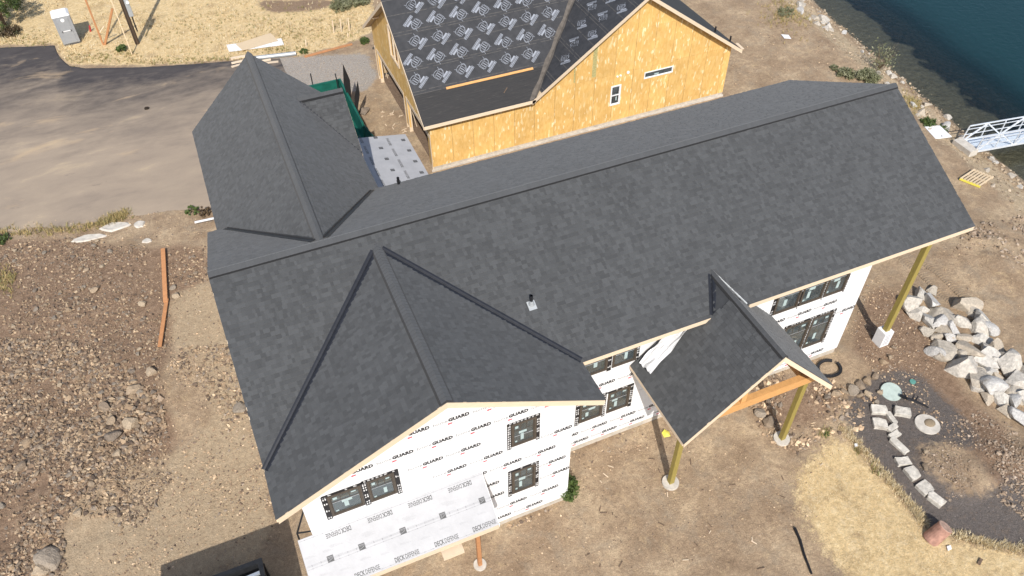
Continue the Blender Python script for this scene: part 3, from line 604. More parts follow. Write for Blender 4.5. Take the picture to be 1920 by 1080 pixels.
for pl in (pe, pe2):
    for a, b in zip(pl, pl[1:]):
        for k in range(160): q = a.lerp(b, rr.random()); L.append((q.x+rr.gauss(0, .1), q.y+rr.gauss(0, .1)))
blades('grass_edge', L, 0.06, 0.17, 0.02, STRAW, 'longer straw grass along the gravel path edge', 'grass', 1.0, 8, 3)
L = []
for a, b in zip([g(*q) for q in [(-60, 440), (60, 436), (180, 425), (220, 408)]], [g(*q) for q in [(60, 436), (180, 425), (220, 408), (230, 405)]]):
    for k in range(110): q = a.lerp(b, rr.random()); L.append((q.x+rr.gauss(0, .25), q.y+rr.gauss(0, .2)))
for k in range(120): q = g(10+rr.gauss(0, 12), 525+rr.gauss(0, 14)); L.append((q.x, q.y))
for k in range(260): q = g(1480+rr.gauss(0, 25), 25+rr.gauss(0, 16)); L.append((q.x, q.y))
for k in range(160): q = g(1715+rr.gauss(0, 10), 185+rr.gauss(0, 14), -.3); L.append((q.x, q.y))
L3 = []
for px, py, sx, sy, n_ in ((145, 110, 14, 8, 60), (190, 108, 12, 5, 50), (300, 116, 40, 3, 70), (390, 112, 40, 3, 90), (235, 100, 14, 6, 50), (560, 68, 40, 10, 120), (530, 95, 30, 4, 100), (600, 40, 60, 12, 120), (340, 60, 60, 20, 120), (460, 40, 60, 15, 120), (650, 65, 20, 10, 60), (1545, 816, 6, 5, 16), (1556, 808, 5, 4, 12), (1608, 846, 4, 4, 14), (1640, 880, 4, 4, 14), (40, 75, 40, 8, 120)):
    for k in range(n_): q = g(px+rr.gauss(0, sx), py+rr.gauss(0, sy)); L3.append((q.x, q.y))
blades('green_tufts', L3, 0.06, 0.2, 0.03, [(0.26, 0.24, 0.09), (0.36, 0.28, 0.12), (0.18, 0.20, 0.06), (0.30, 0.20, 0.10)], 'olive and brown weed tufts in the dry grass', 'weeds', 1.1, 6, 9)
blades('verge_grass', L, 0.08, 0.26, 0.03, [(0.42, 0.31, 0.13), (0.5, 0.38, 0.18), (0.25, 0.24, 0.10), (0.34, 0.27, 0.12)], 'rough dry grass on verges and bank', 'grass', 1.0, 7, 4)

def shrub(name, loc, r, h, n, leaf, pal, label, cat='shrub', group=None, dome=True, seed=0, stems=5):
    rng = np.random.default_rng(seed+17); e = thing(name, loc, label, cat, group); L = Vector(loc)
    m = MB(); tips = []
    for i in range(stems):
        a = rng.uniform(0, 6.28); q = L+Vector((math.cos(a)*r*0.55, math.sin(a)*r*0.55, h*rng.uniform(0.55, 0.9))); m.cyl(L-Vector((0, 0, 0.05)), q, max(0.008, 0.03*r), 0.006, 5); tips.append(q)
    m.build('stem', 'bark', e)
    n = int(n*2.2)
    # clumps of leaves
    k = max(8, int(n/26)); cl = []
    for i in range(k):
        a = rng.uniform(0, 6.28); rad = r*math.sqrt(rng.uniform(0, 1))*0.85; zz = h*(rng.uniform(0.15, 1.0) if dome else rng.uniform(0.1, 1.0))*(1-(rad/r)**2*0.55)
        cl.append((math.cos(a)*rad, math.sin(a)*rad, zz, r*rng.uniform(0.12, 0.30)))
    cl = np.array(cl); ci = rng.integers(0, k, n); c0 = cl[ci]; d = rng.normal(size=(n, 3)); d /= np.linalg.norm(d, axis=1)[:, None]
    P = c0[:, :3]+d*c0[:, 3:4]*rng.uniform(0.4, 1.0, (n, 1)); P[:, 2] = np.maximum(P[:, 2], 0.02)
    u = rng.normal(size=(n, 3)); u /= np.linalg.norm(u, axis=1)[:, None]; w = np.cross(u, d); w /= np.linalg.norm(w, axis=1)[:, None]+1e-9
    s = leaf*rng.uniform(0.6, 1.3, (n, 1)); P = P+np.array(loc)
    V = np.stack([P-u*s, P+w*s*0.45, P+u*s, P-w*s*0.45], 1).reshape(-1, 3); F = np.arange(4*n).reshape(-1, 4)
    tint = np.asarray(pal)[ci % len(pal)]*rng.uniform(0.7, 1.25, (n, 1))
    f = link('foliage', np_mesh('foliage', V, F, 'leaf', tint=np.repeat(tint, 4, 0)), e); f['kind'] = 'stuff'
    return e
GREEN = [(0.095, 0.145, 0.035), (0.12, 0.17, 0.045), (0.07, 0.11, 0.03)]; SAGE = [(0.25, 0.26, 0.15), (0.31, 0.31, 0.19), (0.19, 0.20, 0.10)]; DARKG = [(0.05, 0.075, 0.02), (0.07, 0.10, 0.028), (0.035, 0.055, 0.018)]
def at(px, py, z=0.0): p = g(px, py, z); return (p.x, p.y, float(height(p.x, p.y)))
shrub('shrub', at(1064, 925), 0.5, 0.9, 1300, 0.05, GREEN, 'small dark green bush at the corner of the white front wing', seed=1)
shrub('sagebrush', at(640, 16), 0.9, 0.7, 1500, 0.06, SAGE, 'grey green sagebrush left of the unfinished garage gable', 'shrub', seed=2)
shrub('sagebrush', at(675, 8), 0.8, 0.7, 1200, 0.06, SAGE, 'grey green sagebrush touching the garage gable edge', 'shrub', seed=3)
shrub('weed', at(684, 80), 0.4, 0.35, 500, 0.05, GREEN, 'green weed tuft at the end of the orange board by garage', 'weed', seed=4)
shrub('weed', at(228, 95), 0.4, 0.5, 350, 0.07, GREEN, 'green weed at the foot of the slim leaning pole', 'weed', seed=5)
shrub('weed', at(570, 98), 0.35, 0.18, 250, 0.05, GREEN, 'low green weeds beside the grey pipe', 'weed', seed=6)
shrub('bank_bush', at(1625, 150, -.1), 0.85, 0.6, 1300, 0.06, SAGE, 'round grey green bush just beyond the house roof on the bank', 'shrub', seed=7)
shrub('bank_bush', at(1585, 145, -.1), 0.6, 0.5, 700, 0.06, SAGE, 'smaller grey green bush behind the roof edge left of another', 'shrub', seed=8)
shrub('bank_bush', at(1565, 130), 0.35, 0.3, 300, 0.05, SAGE, 'little isolated grey bush on the bare bank soil', 'shrub', seed=9)
shrub('bank_bush', at(1472, 26), 0.7, 0.35, 500, 0.05, SAGE, 'low sage bush among the dry grass near picture top', 'shrub', seed=10)
shrub('weed', at(1737, 236, -.3), 0.5, 0.35, 500, 0.06, GREEN, 'bright green weed by the white board on the bank', 'weed', seed=11)
shrub('weed', at(1762, 246, -.5), 0.45, 0.35, 400, 0.06, GREEN, 'bright green weed between white board and gangway', 'weed', seed=12)
shrub('weed', at(362, 398), 0.4, 0.3, 300, 0.05, GREEN, 'green weed on the driveway verge close to the rear wing', 'weed', seed=13)
shrub('dry_bush', at(385, 402), 0.35, 0.5, 320, 0.05, [(0.12, 0.08, 0.05), (0.16, 0.11, 0.06)], 'dry brown bush against the rear wing corner', 'shrub', seed=14)
shrub('weed', at(4, 452), 0.5, 0.3, 400, 0.05, GREEN, 'green weed on the verge at the left picture edge', 'weed', seed=15)
shrub('weed', at(1548, 815), 0.14, 0.1, 80, 0.03, GREEN, 'tiny green weed at the top of the straw grass', 'weed', seed=16)
# tall spindly bush on the bank
e = thing('tall_bush', at(1650, 125, -.5), 'thin tall bush with bare upright twigs on the bank', 'shrub'); m = MB(); b0 = Vector(e.location)
for i in range(26):
    a = rr.uniform(0, 6.28); d = Vector((math.cos(a)*rr.uniform(.2, .9), math.sin(a)*rr.uniform(.2, .9), rr.uniform(1.0, 2.1))); m.cyl(b0, b0+d, 0.014, 0.004, 4)
m.build('stem', 'bark', e)
rng = np.random.default_rng(5); n = 600; P = np.array(b0)+np.stack([rng.normal(0, .4, n), rng.normal(0, .4, n), rng.uniform(.2, 1.7, n)], -1); u = rng.normal(size=(n, 3))*0.045; w = rng.normal(size=(n, 3))*0.02
link('foliage', np_mesh('foliage', np.stack([P-u, P+w, P+u, P-w], 1).reshape(-1, 3), np.arange(4*n).reshape(-1, 4), 'leaf', tint=np.repeat(np.array(SAGE)[rng.integers(0, 3, n)], 4, 0)), e)
# trees at the top left corner
def tree(loc, h, r, n, label, seed):
    rng = np.random.default_rng(seed); e = thing('tree', loc, label, 'tree', 'trees at the far left corner'); b0 = Vector(loc); m = MB()
    m.cyl(b0-Vector((0, 0, .2)), b0+Vector((0.1, 0, h*.45)), 0.16, 0.10, 8); tips = []
    for i in range(9):
        a = i*0.7+rng.uniform(0, .5); st = b0+Vector((0.05, 0, h*rng.uniform(.25, .45))); q = b0+Vector((math.cos(a)*r*.75, math.sin(a)*r*.75, h*rng.uniform(.5, .9))); m.cyl(st, q, 0.07, 0.02, 6); tips.append(q)
    m.build('trunk', 'bark', e)
    k = 60; cl = np.array([[*(np.array(tips[i % 9])+rng.normal(0, r*.25, 3)), r*rng.uniform(.14, .3)] for i in range(k)]); ci = rng.integers(0, k, n); d = rng.normal(size=(n, 3)); d /= np.linalg.norm(d, axis=1)[:, None]
    P = cl[ci, :3]+d*cl[ci, 3:4]*rng.uniform(.3, 1, (n, 1)); u = rng.normal(size=(n, 3)); u /= np.linalg.norm(u, axis=1)[:, None]; w = np.cross(u, d); s = rng.uniform(.05, .11, (n, 1))
    tint = np.array(DARKG+GREEN)[ci % 6]*rng.uniform(.7, 1.3, (n, 1))
    link('crown', np_mesh('crown', np.stack([P-u*s, P+w*s*.5, P+u*s, P-w*s*.5], 1).reshape(-1, 3), np.arange(4*n).reshape(-1, 4), 'leaf', tint=np.repeat(tint, 4, 0)), e)['kind'] = 'stuff'
tree(at(8, 48), 2.6, 1.5, 6000, 'leafy green tree at the top left picture corner', 3)
tree(at(-55, 62), 3.2, 1.6, 4000, 'green tree beyond the left picture edge by the driveway', 4)
shrub('brush', at(20, 64), 0.8, 0.5, 900, 0.06, [(0.10, 0.07, 0.04), (0.13, 0.09, 0.05), (0.07, 0.07, 0.03)], 'brown scrubby brush left of the portable toilet', 'shrub', seed=21)

# ------------------------------------------------------------------ lettering
def text_data(body, size, bold=0.0, xs=1.0, shear=0.0, space=1.0):
    cu = bpy.data.curves.new('t', 'FONT'); cu.body = body; cu.size = size; cu.offset = bold; cu.shear = shear; cu.space_character = space; cu.resolution_u = 2
    o = bpy.data.objects.new('t', cu); COL.objects.link(o); dg = bpy.context.evaluated_depsgraph_get(); dg.update()
    me = bpy.data.meshes.new_from_object(o.evaluated_get(dg)); v = [(p.co.x*xs, p.co.y, 0.0) for p in me.vertices]; f = [tuple(p.vertices) for p in me.polygons]
    bpy.data.objects.remove(o); bpy.data.curves.remove(cu); bpy.data.meshes.remove(me); return v, f
def add_text(m, body, size, x, y, mi, bold=0.0, xs=1.0, shear=0.0, width=None, space=1.0):
    v, f = text_data(body, size, bold, xs, shear, space); w = max(p[0] for p in v); k = 1.0 if width is None else width/w
    m.mat(mi).add([(p[0]*k+x, p[1]+y, 0) for p in v], f); return m
def wrap_print(shift=0):
    m = MB(); add_text(m, 'home', 0.19, 0.0, 0, 1, 0.002, width=0.44); add_text(m, 'GUARD', 0.195, 0.46, 0, 0, 0.014, shear=0.0, width=0.62, space=1.06)
    add_text(m, 'ax', 0.12, 0.43, -0.13, 2, 0.008, shear=0.2, width=0.16)
    m.mat(3)
    for i in range(7): m.ribbon([(0.62+i*0.075, -0.085-0.002*i), (0.665+i*0.075, -0.085)], 0.018)
    for i in range(5): m.ribbon([(0.0+i*0.075, -0.07), (0.05+i*0.075, -0.07)], 0.007)
    m.ribbon([(0.30, -0.17), (0.335, -0.17), (0.335, -0.135), (0.30, -0.135)], 0.008, 0, True)
    return m.mesh('wrap_print', ['ink_black', 'ink_grey', 'ink_red', 'ink_grey'])
WRAP_PRINT = wrap_print()
m = MB(); add_text(m, 'DECK', 0.24, 0, 0, 0, 0.007, width=0.38); add_text(m, 'DEFENSE', 0.24, 0.395, 0, 0, 0.003, width=0.54); DECK_TEXT = m.mesh('deck_print', ['ink_dark'])
m = MB(); m.mat(0).poly([(0, 0, 0), (.16, 0, 0), (.16, .16, 0), (0, .16, 0)]); m.mat(1).ribbon([(.02, .125), (.14, .125)], .012, .0008).ribbon([(.02, .10), (.14, .10)], .006, .0008).ribbon([(.02, .035), (.08, .05), (.13, .08)], .012, .0008)
SQUARE = m.mesh('square_print', ['ink_dark', 'ink_grey'])
m = MB()
for k in range(3): m.ribbon([(0, k*0.03), (0.42-0.09*k, k*0.03)], 0.005)
LINES = m.mesh('line_print', ['ink_grey'])
# fist emblem with a framed caption bar (roof underlayment print)
m = MB(); m.ribbon([(0, 0), (0.66, 0), (0.66, 0.12), (0, 0.12)], 0.022, 0, True)
for i in range(11): m.ribbon([(0.05+i*0.052, 0.06), (0.078+i*0.052, 0.06)], 0.055)
m.add([(0.22, .15, 0), (0.6, .15, 0), (0.6, .23, 0), (0.22, .23, 0)], [(0, 1, 2, 3)])
def arc(cx, cy, rx_, ry_, a0, a1, n=7): return [(cx+rx_*math.cos(math.radians(a0+(a1-a0)*i/n)), cy+ry_*math.sin(math.radians(a0+(a1-a0)*i/n))) for i in range(n+1)]
for i in range(3):                                   # curled fingers
    x0 = 0.02+i*0.115; m.ribbon([(x0, .30), (x0+.0, .50)]+arc(x0+.05, .50, .05, .05, 180, 0)+[(x0+.10, .30)]+arc(x0+.05, .30, .05, .04, 0, -180), 0.02, 0, True)
m.ribbon(arc(0.42, .44, .07, .11, 200, -100, 10), 0.02); m.ribbon([(.34, .26), (.42, .30), (.50, .38), (.53, .50)], 0.02)
m.ribbon([(-.02, .32), (-.03, .52)]+arc(.18, .56, .20, .09, 160, 20, 8)+[(.44, .56), (.52, .52)], 0.02); m.ribbon([(.05, .60), (.0, .70)], .018); m.ribbon([(.46, .58), (.50, .68)], .018)
FIST = m.mesh('emblem_print', ['ink_pale'])

# ------------------------------------------------------------------ the house
W, HR, HE, X1 = 5.698, 9.63, 6.703, 27.0
WX_, WZ, WY_, WR = 5.2045, 9.318, 7.334, 10.259
RX, RY, RZ = 3.567, 13.487, 9.485
KM = (HR-HE)/W; KR = 0.97
house = thing('house', (12, 0, 0), 'large new house with dark grey shingle roof and white printed wrap walls', 'house')
def zmain(y): return HR-KM*abs(y)

TABS = []   # (verts 8x3, tint, slope object, metric)
RN = np.random.default_rng(99)
def shingle(poly, u, v, so, skip=None, ext=(0.04, 0.04), exte=0.04, near=False):
    P = np.array([tuple(p) for p in poly], float); u = np.array(u, float); u /= np.linalg.norm(u); v = np.array(v, float); v /= np.linalg.norm(v); n = np.cross(u, v)
    if n[2] < 0: n = -n
    O = P[0]; U = (P-O)@u; Vv = (P-O)@v; vmin, vmax = Vv.min()-exte, Vv.max(); e = 0.145; j = 0; prev = None
    k = len(P)
    while vmin+j*e < vmax-0.02:
        v0 = vmin+j*e; vm = min(max(v0+e*0.5, Vv.min()+1e-3), vmax-1e-3); xs = []
        for i in range(k):
            a, b = Vv[i], Vv[(i+1) % k]
            if (a > vm) != (b > vm): xs.append(U[i]+(U[(i+1) % k]-U[i])*(vm-a)/(b-a))
        if len(xs) >= 2:
            ua, ub = min(xs)-ext[0], max(xs)+ext[1]; x = ua-RN.uniform(0, 0.3)
            while x < ub:
                w = RN.choice([0.08, 0.10, 0.13, 0.16, 0.20]); x0, x1 = max(x, ua), min(x+w, ub); x += w
                if x1-x0 < 0.02: continue
                v1 = min(v0+e+0.03, vmax+0.01); c = O+u*(x0+x1)/2+v*v0
                if skip is not None and skip(c): continue
                hi = 0.013+RN.choice([0, 0.0, 0.008])+RN.uniform(0, 0.002); g_ = 0.003
                q = [O+u*(x0+g_*.3)+v*v0, O+u*(x1-g_*.3)+v*v0, O+u*x1+v*v1, O+u*x0+v*v1]
                top = [q[0]+n*(hi+.004), q[1]+n*(hi+.004), q[2]+n*0.004, q[3]+n*0.004]; bot = [p-n*0.004 for p in q]
                ff = float(fbm((x0+x1)/2, v0*0.6, 2.6, 3, 77)); base = np.clip(0.061+0.009*ff+RN.choice([-0.011, -0.005, 0.0, 0.004, 0.011])+RN.uniform(-.002, .002), .034, .105)
                tint = np.array([0.965, 1.0, 1.03])*base
                TABS.append((np.array(top+bot), tint, so, np.linalg.norm(c-CAM) if near else 1e9))
        j += 1
EDGE = np.array([1, 1, 1, 1, .08, .08, .5, .5])[:, None]  # cut asphalt edges, darkened further to paint shadow lines under the courses
TAB_F = [(0, 1, 2, 3), (0, 4, 5, 1), (1, 5, 6, 2), (3, 7, 4, 0)]
def slab(poly, name='roof_slope', th=0.13, parent=None, mat='roof_dark'):
    return MB().prism([Vector(p)-Vector((0, 0, 0.012)) for p in poly], (0, 0, -th)).build(name, [mat], parent or house)
def fascia(p, q, outw, h=0.19, th=0.035, drop=0.02, parent=None, mat='pine', name='fascia'):
    p, q, o = Vector(p), Vector(q), Vector(outw); return MB().obox(p-Vector((0, 0, drop+h))+o*0.004, q-p, o*th, (0, 0, h)).build(name, [mat], parent or house)
def caps(p, q, da, db, parent=None, hw=0.18, sk=.06):
    """ridge cap shingles from p to q, folding down directions da and db"""
    p, q, da, db = Vector(p), Vector(q), Vector(da).normalized(), Vector(db).normalized(); L = (q-p).length; d = (q-p)/L; n = int(L/0.14); Vv, Ff, T = [], [], []
    for i in range(n):
        a = p+d*(i*0.14); b = p+d*min(L, i*0.14+0.17); h0, h1 = 0.088, 0.080; up = Vector((0, 0, 1)); s = len(Vv)
        for c, h in ((a, h0), (b, h1)):
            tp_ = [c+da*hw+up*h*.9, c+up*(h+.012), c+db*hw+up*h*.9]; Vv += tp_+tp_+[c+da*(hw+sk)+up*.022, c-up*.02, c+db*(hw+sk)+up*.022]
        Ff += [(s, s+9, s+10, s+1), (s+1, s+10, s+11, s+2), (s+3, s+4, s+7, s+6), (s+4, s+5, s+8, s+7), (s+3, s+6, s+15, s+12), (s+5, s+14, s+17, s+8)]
        t_ = random.uniform(0.062, 0.070); T += ([(t_*.96, t_, t_*1.05)]*3+[(.008, .008, .009)]*6)*2  # near-black sides and skirt paint the shadow line along each cap edge
    return link('ridge_cap', np_mesh('ridge_cap', np.array([tuple(v) for v in Vv]), np.array(Ff), 'shingle', tint=np.array(T)), parent or house)
def valley(p, q, da, db, parent=None, w=0.17, mat='valley', lift=0.035):
    p, q, da, db = Vector(p), Vector(q), Vector(da), Vector(db); ax = (q-p).normalized(); m = MB(); up = Vector((0, 0, 1))
    da = (da-ax*da.dot(ax)).normalized(); db = (db-ax*db.dot(ax)).normalized()
    secs = [da*w+up*lift, da*w*.55+up*(lift+.004), da*.02+up*(lift*.9), up*(lift+.03), db*.02+up*lift*.9, db*w*.55+up*(lift+.004), db*w+up*lift]
    V = [p+s for s in secs]+[q+s for s in secs]; k = len(secs)
    m.add(V, [(i, i+1, k+i+1, k+i) for i in range(k-1)]); m.add([p+da*w-up*.01, p+da*w+up*lift, q+da*w+up*lift, q+da*w-up*.01], [(0, 1, 2, 3)]); m.add([p+db*w-up*.01, p+db*w+up*lift, q+db*w+up*lift, q+db*w-up*.01], [(0, 1, 2, 3)])
    return m.build('valley_flashing', [mat], parent or house)

KL, KRW = (WZ-HE)/WX_, (WZ-HE)/(WR-WX_); YS = -(HR-WZ)/KM
def under_front_wing(c):
    wz = WZ-(KL*(WX_-c[0]) if c[0] < WX_ else KRW*(c[0]-WX_)); return c[1] < 0 and wz > zmain(c[1])+0.06 and 0 < c[0] < WR
PRX, PRZ, PY, PE, PXL, PXR = 16.0, 7.37, -8.54, 4.43, 12.78, 18.82; KP = (PRZ-PE)/(PRX-PXL)
def under_porch(c): return PRZ-KP*abs(c[0]-PRX) > zmain(c[1])+0.05
def under_rear_wing(c): return RZ-KR*abs(c[0]-RX) > zmain(c[1])+0.05
# main roof
pf = [(0, -W, HE), (X1, -W, HE), (X1, 0, HR), (0, 0, HR)]; s_mf = slab(pf); shingle(pf, (1, 0, 0), (0, W, HR-HE), s_mf, lambda c: under_front_wing(c) or under_porch(c))
pr = [(X1, W, HE), (0, W, HE), (0, 0, HR), (X1, 0, HR)]; s_mr = slab(pr); shingle(pr, (-1, 0, 0), (0, -W, HR-HE), s_mr, under_rear_wing)
# front wing
pl = [(0, -WY_, HE), (WX_, -WY_, WZ), (WX_, YS, WZ), (0, -W, HE)]; pl = [(0, -W, HE), (0, -WY_, HE), (WX_, -WY_, WZ), (WX_, YS, WZ)]
s_wl = slab(pl); shingle(pl, (0, -1, 0), (WX_, 0, WZ-HE), s_wl, None, (-0.05, 0.04), near=True)
pw = [(WR, -WY_, HE), (WR, -W, HE), (WX_, YS, WZ), (WX_, -WY_, WZ)]
s_wr = slab(pw); shingle(pw, (0, 1, 0), (-(WR-WX_), 0, WZ-HE), s_wr, None, (0.04, -0.05), near=True)
# rear wing, its cross gable
pa = [(0.33, RY, 6.345), (0.33, 5.45, 6.345), (0.69, 5.45, 6.694), (RX, 0.29, RZ), (RX, RY, RZ)]; s_rl = slab(pa); shingle(pa, (0, -1, 0), (RX-0.33, 0, RZ-6.345), s_rl, None, (0.04, -0.03))
pb = [(6.82, 5.45, 6.33), (6.82, RY, 6.33), (RX, RY, RZ), (RX, 0.29, RZ), (6.44, 5.45, 6.70)]; s_rr = slab(pb)
CGX, CGY, CGZ = 4.95, 11.18, 8.155; KC = 0.87
shingle(pb, (0, 1, 0), (RX-6.82, 0, RZ-6.33), s_rr, lambda c: CGZ-KC*abs(c[1]-CGY) > c[2]+0.05, (-0.03, 0.04))
pc = [(6.90, 8.92, 6.19), (6.90, CGY, CGZ), (CGX, CGY, CGZ)]; s_c1 = slab(pc); shingle(pc, (1, 0, 0), (0, CGY-8.92, CGZ-6.19), s_c1, None, (-0.05, 0.03), 0.0)
pd = [(6.90, 13.44, 6.19), (CGX, CGY, CGZ), (6.90, CGY, CGZ)]; s_c2 = slab(pd); shingle(pd, (1, 0, 0), (0, CGY-13.44, CGZ-6.19), s_c2, None, (-0.05, 0.03), 0.0)
# porch
pe_ = [(PXL, -4.93, PE), (PXL, PY, PE), (PRX, PY, PRZ), (PRX, -4.38, PRZ), (15.3, -4.93, PRZ-KP*0.7)]; s_pl = slab(pe_); shingle(pe_, (0, -1, 0), (PRX-PXL, 0, PRZ-PE), s_pl, lambda c: c[2] > zmain(c[1])-0.02 and c[1] > -W, (-0.03, 0.04), near=True)
pg = [(PXR, PY, PE), (PXR, -4.93, PE), (16.7, -4.93, PRZ-(PRZ-PE)/(PXR-PRX)*0.7), (PRX, -4.38, PRZ), (PRX, PY, PRZ)]; s_pr = slab(pg); shingle(pg, (0, 1, 0), (PRX-PXR, 0, PRZ-PE), s_pr, lambda c: c[2] > zmain(c[1])-0.02 and c[1] > -W, (0.04, -0.03))
# shingles: the 300 nearest are pieces of their own, the rest one field
TABS.sort(key=lambda t_: t_[3])
for vv, ti, so, _ in TABS[:290]:
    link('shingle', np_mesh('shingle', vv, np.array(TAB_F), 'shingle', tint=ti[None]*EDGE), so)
R = TABS[290:]; VV = np.concatenate([a[0] for a in R]); FF = (np.array(TAB_F)[None]+8*np.arange(len(R))[:, None, None]).reshape(-1, 4)
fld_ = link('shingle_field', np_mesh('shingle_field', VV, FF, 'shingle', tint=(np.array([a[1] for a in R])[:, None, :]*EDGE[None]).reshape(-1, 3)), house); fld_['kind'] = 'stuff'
# ridges and valleys
dF, dB = (0, -W, HE-HR), (0, W, HE-HR)
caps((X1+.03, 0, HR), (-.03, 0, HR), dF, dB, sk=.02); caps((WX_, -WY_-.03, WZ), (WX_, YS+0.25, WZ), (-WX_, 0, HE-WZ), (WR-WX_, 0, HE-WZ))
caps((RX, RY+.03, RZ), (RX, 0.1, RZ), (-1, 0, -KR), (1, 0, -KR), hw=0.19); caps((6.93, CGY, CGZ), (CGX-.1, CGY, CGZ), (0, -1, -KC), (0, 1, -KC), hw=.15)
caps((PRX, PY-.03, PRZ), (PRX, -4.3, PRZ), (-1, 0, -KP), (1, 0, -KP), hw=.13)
valley((0, -W, HE), (WX_-.12, YS-.1, WZ-.05), (-1, 0.6, 0.2), (1, -0.6, 0.1), w=.13, lift=.045); valley((WR, -W, HE), (WX_+.12, YS-.1, WZ-.05), (1, 0.6, 0.2), (-1, -0.6, 0.1), w=.13, lift=.045)
valley((0.72, 5.66, HE), (RX-.12, .45, RZ-.09), (-1, -0.3, 0.1), (1, 0.4, 0.2), w=.19, lift=.055); valley((6.42, 5.66, HE), (RX+.12, .45, RZ-.09), (1, -0.3, 0.1), (-1, 0.4, 0.2), w=.20, lift=.055)
valley((6.88, 8.95, 6.22), (CGX+.05, CGY-.06, CGZ-.05), (-.6, -1, .1), (.6, 1, .3), w=.10)
valley((15.31, -W, HE), (PRX-.08, -4.45, PRZ-.05), (-1, 0.2, 0.2), (1, -.3, .6), w=.13); valley((16.69, -W, HE), (PRX+.08, -4.45, PRZ-.05), (1, 0.2, 0.2), (-1, -.3, .6), w=.035, mat='grey_metal', lift=.02)
# fascias
fascia((WR+.02, -W, HE), (15.25, -W, HE), (0, -1, 0)); fascia((16.78, -W, HE), (X1, -W, HE), (0, -1, 0))
fascia((X1, -W, HE), (X1, 0, HR), (1, 0, 0)); fascia((X1, 0, HR), (X1, W, HE), (1, 0, 0)); fascia((X1, W, HE), (6.9, W, HE), (0, 1, 0)); fascia((0.6, W, HE), (0, W, HE), (0, 1, 0))
fascia((0, W, HE), (0, 0, HR), (-1, 0, 0)); fascia((0, 0, HR), (0, -W, HE), (-1, 0, 0))
fascia((0, -WY_, HE), (WX_, -WY_, WZ), (0, -1, 0), 0.24); fascia((WX_, -WY_, WZ), (WR, -WY_, HE), (0, -1, 0), 0.24); fascia((0, -W, HE), (0, -WY_, HE), (-1, 0, 0)); fascia((WR, -WY_, HE), (WR, -W-.05, HE), (1, 0, 0))
fascia((.33, RY, 6.345), (.33, W+.1, 6.345), (-1, 0, 0)); fascia((.33, RY, 6.345), (RX, RY, RZ), (0, 1, 0)); fascia((RX, RY, RZ), (6.82, RY, 6.33), (0, 1, 0)); fascia((6.9, CGY, CGZ), (6.9, 8.92, 6.19), (1, 0, 0)); fascia((6.9, 13.44, 6.19), (6.9, CGY, CGZ), (1, 0, 0)); fascia((6.82, 8.9, 6.33), (6.82, 5.8, 6.33), (1, 0, 0))
fascia((PXL, PY, PE), (PRX, PY, PRZ), (0, -1, 0), .22); fascia((PRX, PY, PRZ), (PXR, PY, PE), (0, -1, 0), .22); fascia((PXL, -4.95, PE), (PXL, PY, PE), (-1, 0, 0), .16); fascia((PXR, PY, PE), (PXR, -4.95, PE), (1, 0, 0), .16)

# walls with real openings
def wall_y(y, x0, x1, z0, z1, holes, parent, mat='wrap', th=0.15, gable=None, name='wall'):
    """front wall in plane y, facing -y; holes (xa, xb, za, zb)"""
    xs = sorted({x0, x1, *[h[0] for h in holes], *[h[1] for h in holes]}); zs = sorted({z0, z1, *[h[2] for h in holes], *[h[3] for h in holes]}); m = MB()
    for a, b in zip(xs, xs[1:]):
        for c, d in zip(zs, zs[1:]):
            cx, cz = (a+b)/2, (c+d)/2
            if any(h[0] < cx < h[1] and h[2] < cz < h[3] for h in holes): continue
            m.mat(0).add([(a, y, c), (b, y, c), (b, y, d), (a, y, d)], [(0, 1, 2, 3)]); m.mat(1).add([(a, y+th, c), (b, y+th, c), (b, y+th, d), (a, y+th, d)], [(3, 2, 1, 0)])
    m.mat(0)
    for a, b, c, d in holes:
        for P in ([(a, c), (b, c)], [(b, c), (b, d)], [(b, d), (a, d)], [(a, d), (a, c)]):
            m.add([(P[0][0], y, P[0][1]), (P[1][0], y, P[1][1]), (P[1][0], y+th, P[1][1]), (P[0][0], y+th, P[0][1])], [(0, 1, 2, 3)])
    if gable: m.prism([(x0, y, z1), (x1, y, z1), gable], (0, th, 0))
    m.add([(x1, y, z0), (x1, y+th, z0), (x1, y+th, z1), (x1, y, z1)], [(0, 1, 2, 3)]); m.add([(x0, y, z0), (x0, y+th, z0), (x0, y+th, z1), (x0, y, z1)], [(3, 2, 1, 0)])
    return m.build(name, [mat, 'inside'], parent)
YW, YM = -6.69, -4.88
WIN_W = [(1.42, 2.42, 4.74, 5.82), (2.64, 3.46, 4.74, 5.86), (7.37, 8.2, 4.92, 6.1), (7.36, 8.2, 1.98, 3.34)]
WIN_M = [(10.72, 11.78, 4.62, 6.0), (12.02, 12.95, 4.62, 6.0), (10.86, 11.78, 1.86, 3.06), (12.02, 12.92, 1.86, 3.06),
         (18.98, 20.06, 4.36, 5.8), (20.18, 21.22, 4.36, 5.8), (21.34, 22.28, 4.36, 5.8), (19.95, 21.14, 1.3, 3.14), (21.28, 22.26, 1.3, 3.14)]
wing_wall = wall_y(YW, 0.66, 9.55, 0.32, 6.46, WIN_W, house, gable=(WX_, YW, WZ-0.18))
main_wall = wall_y(YM, 9.42, 23.4, 0.32, 6.9, WIN_M, house)
def side_wall(poly, vec, name='wall', mat='wrap'): return MB().prism(poly, vec).build(name, [mat], house)
side_wall([(9.555, YW+.004, .32), (9.555, YM-.004, .32), (9.555, YM-.004, 6.5), (9.555, YW+.004, 6.5)], (-.14, 0, 0))
side_wall([(0.655, YW+.004, .32), (0.655, 4.9, .32), (0.655, 4.9, 6.9), (.655, 0, 9.3), (0.655, -4.9, 6.9), (0.655, YW+.004, 6.46)], (.14, 0, 0))
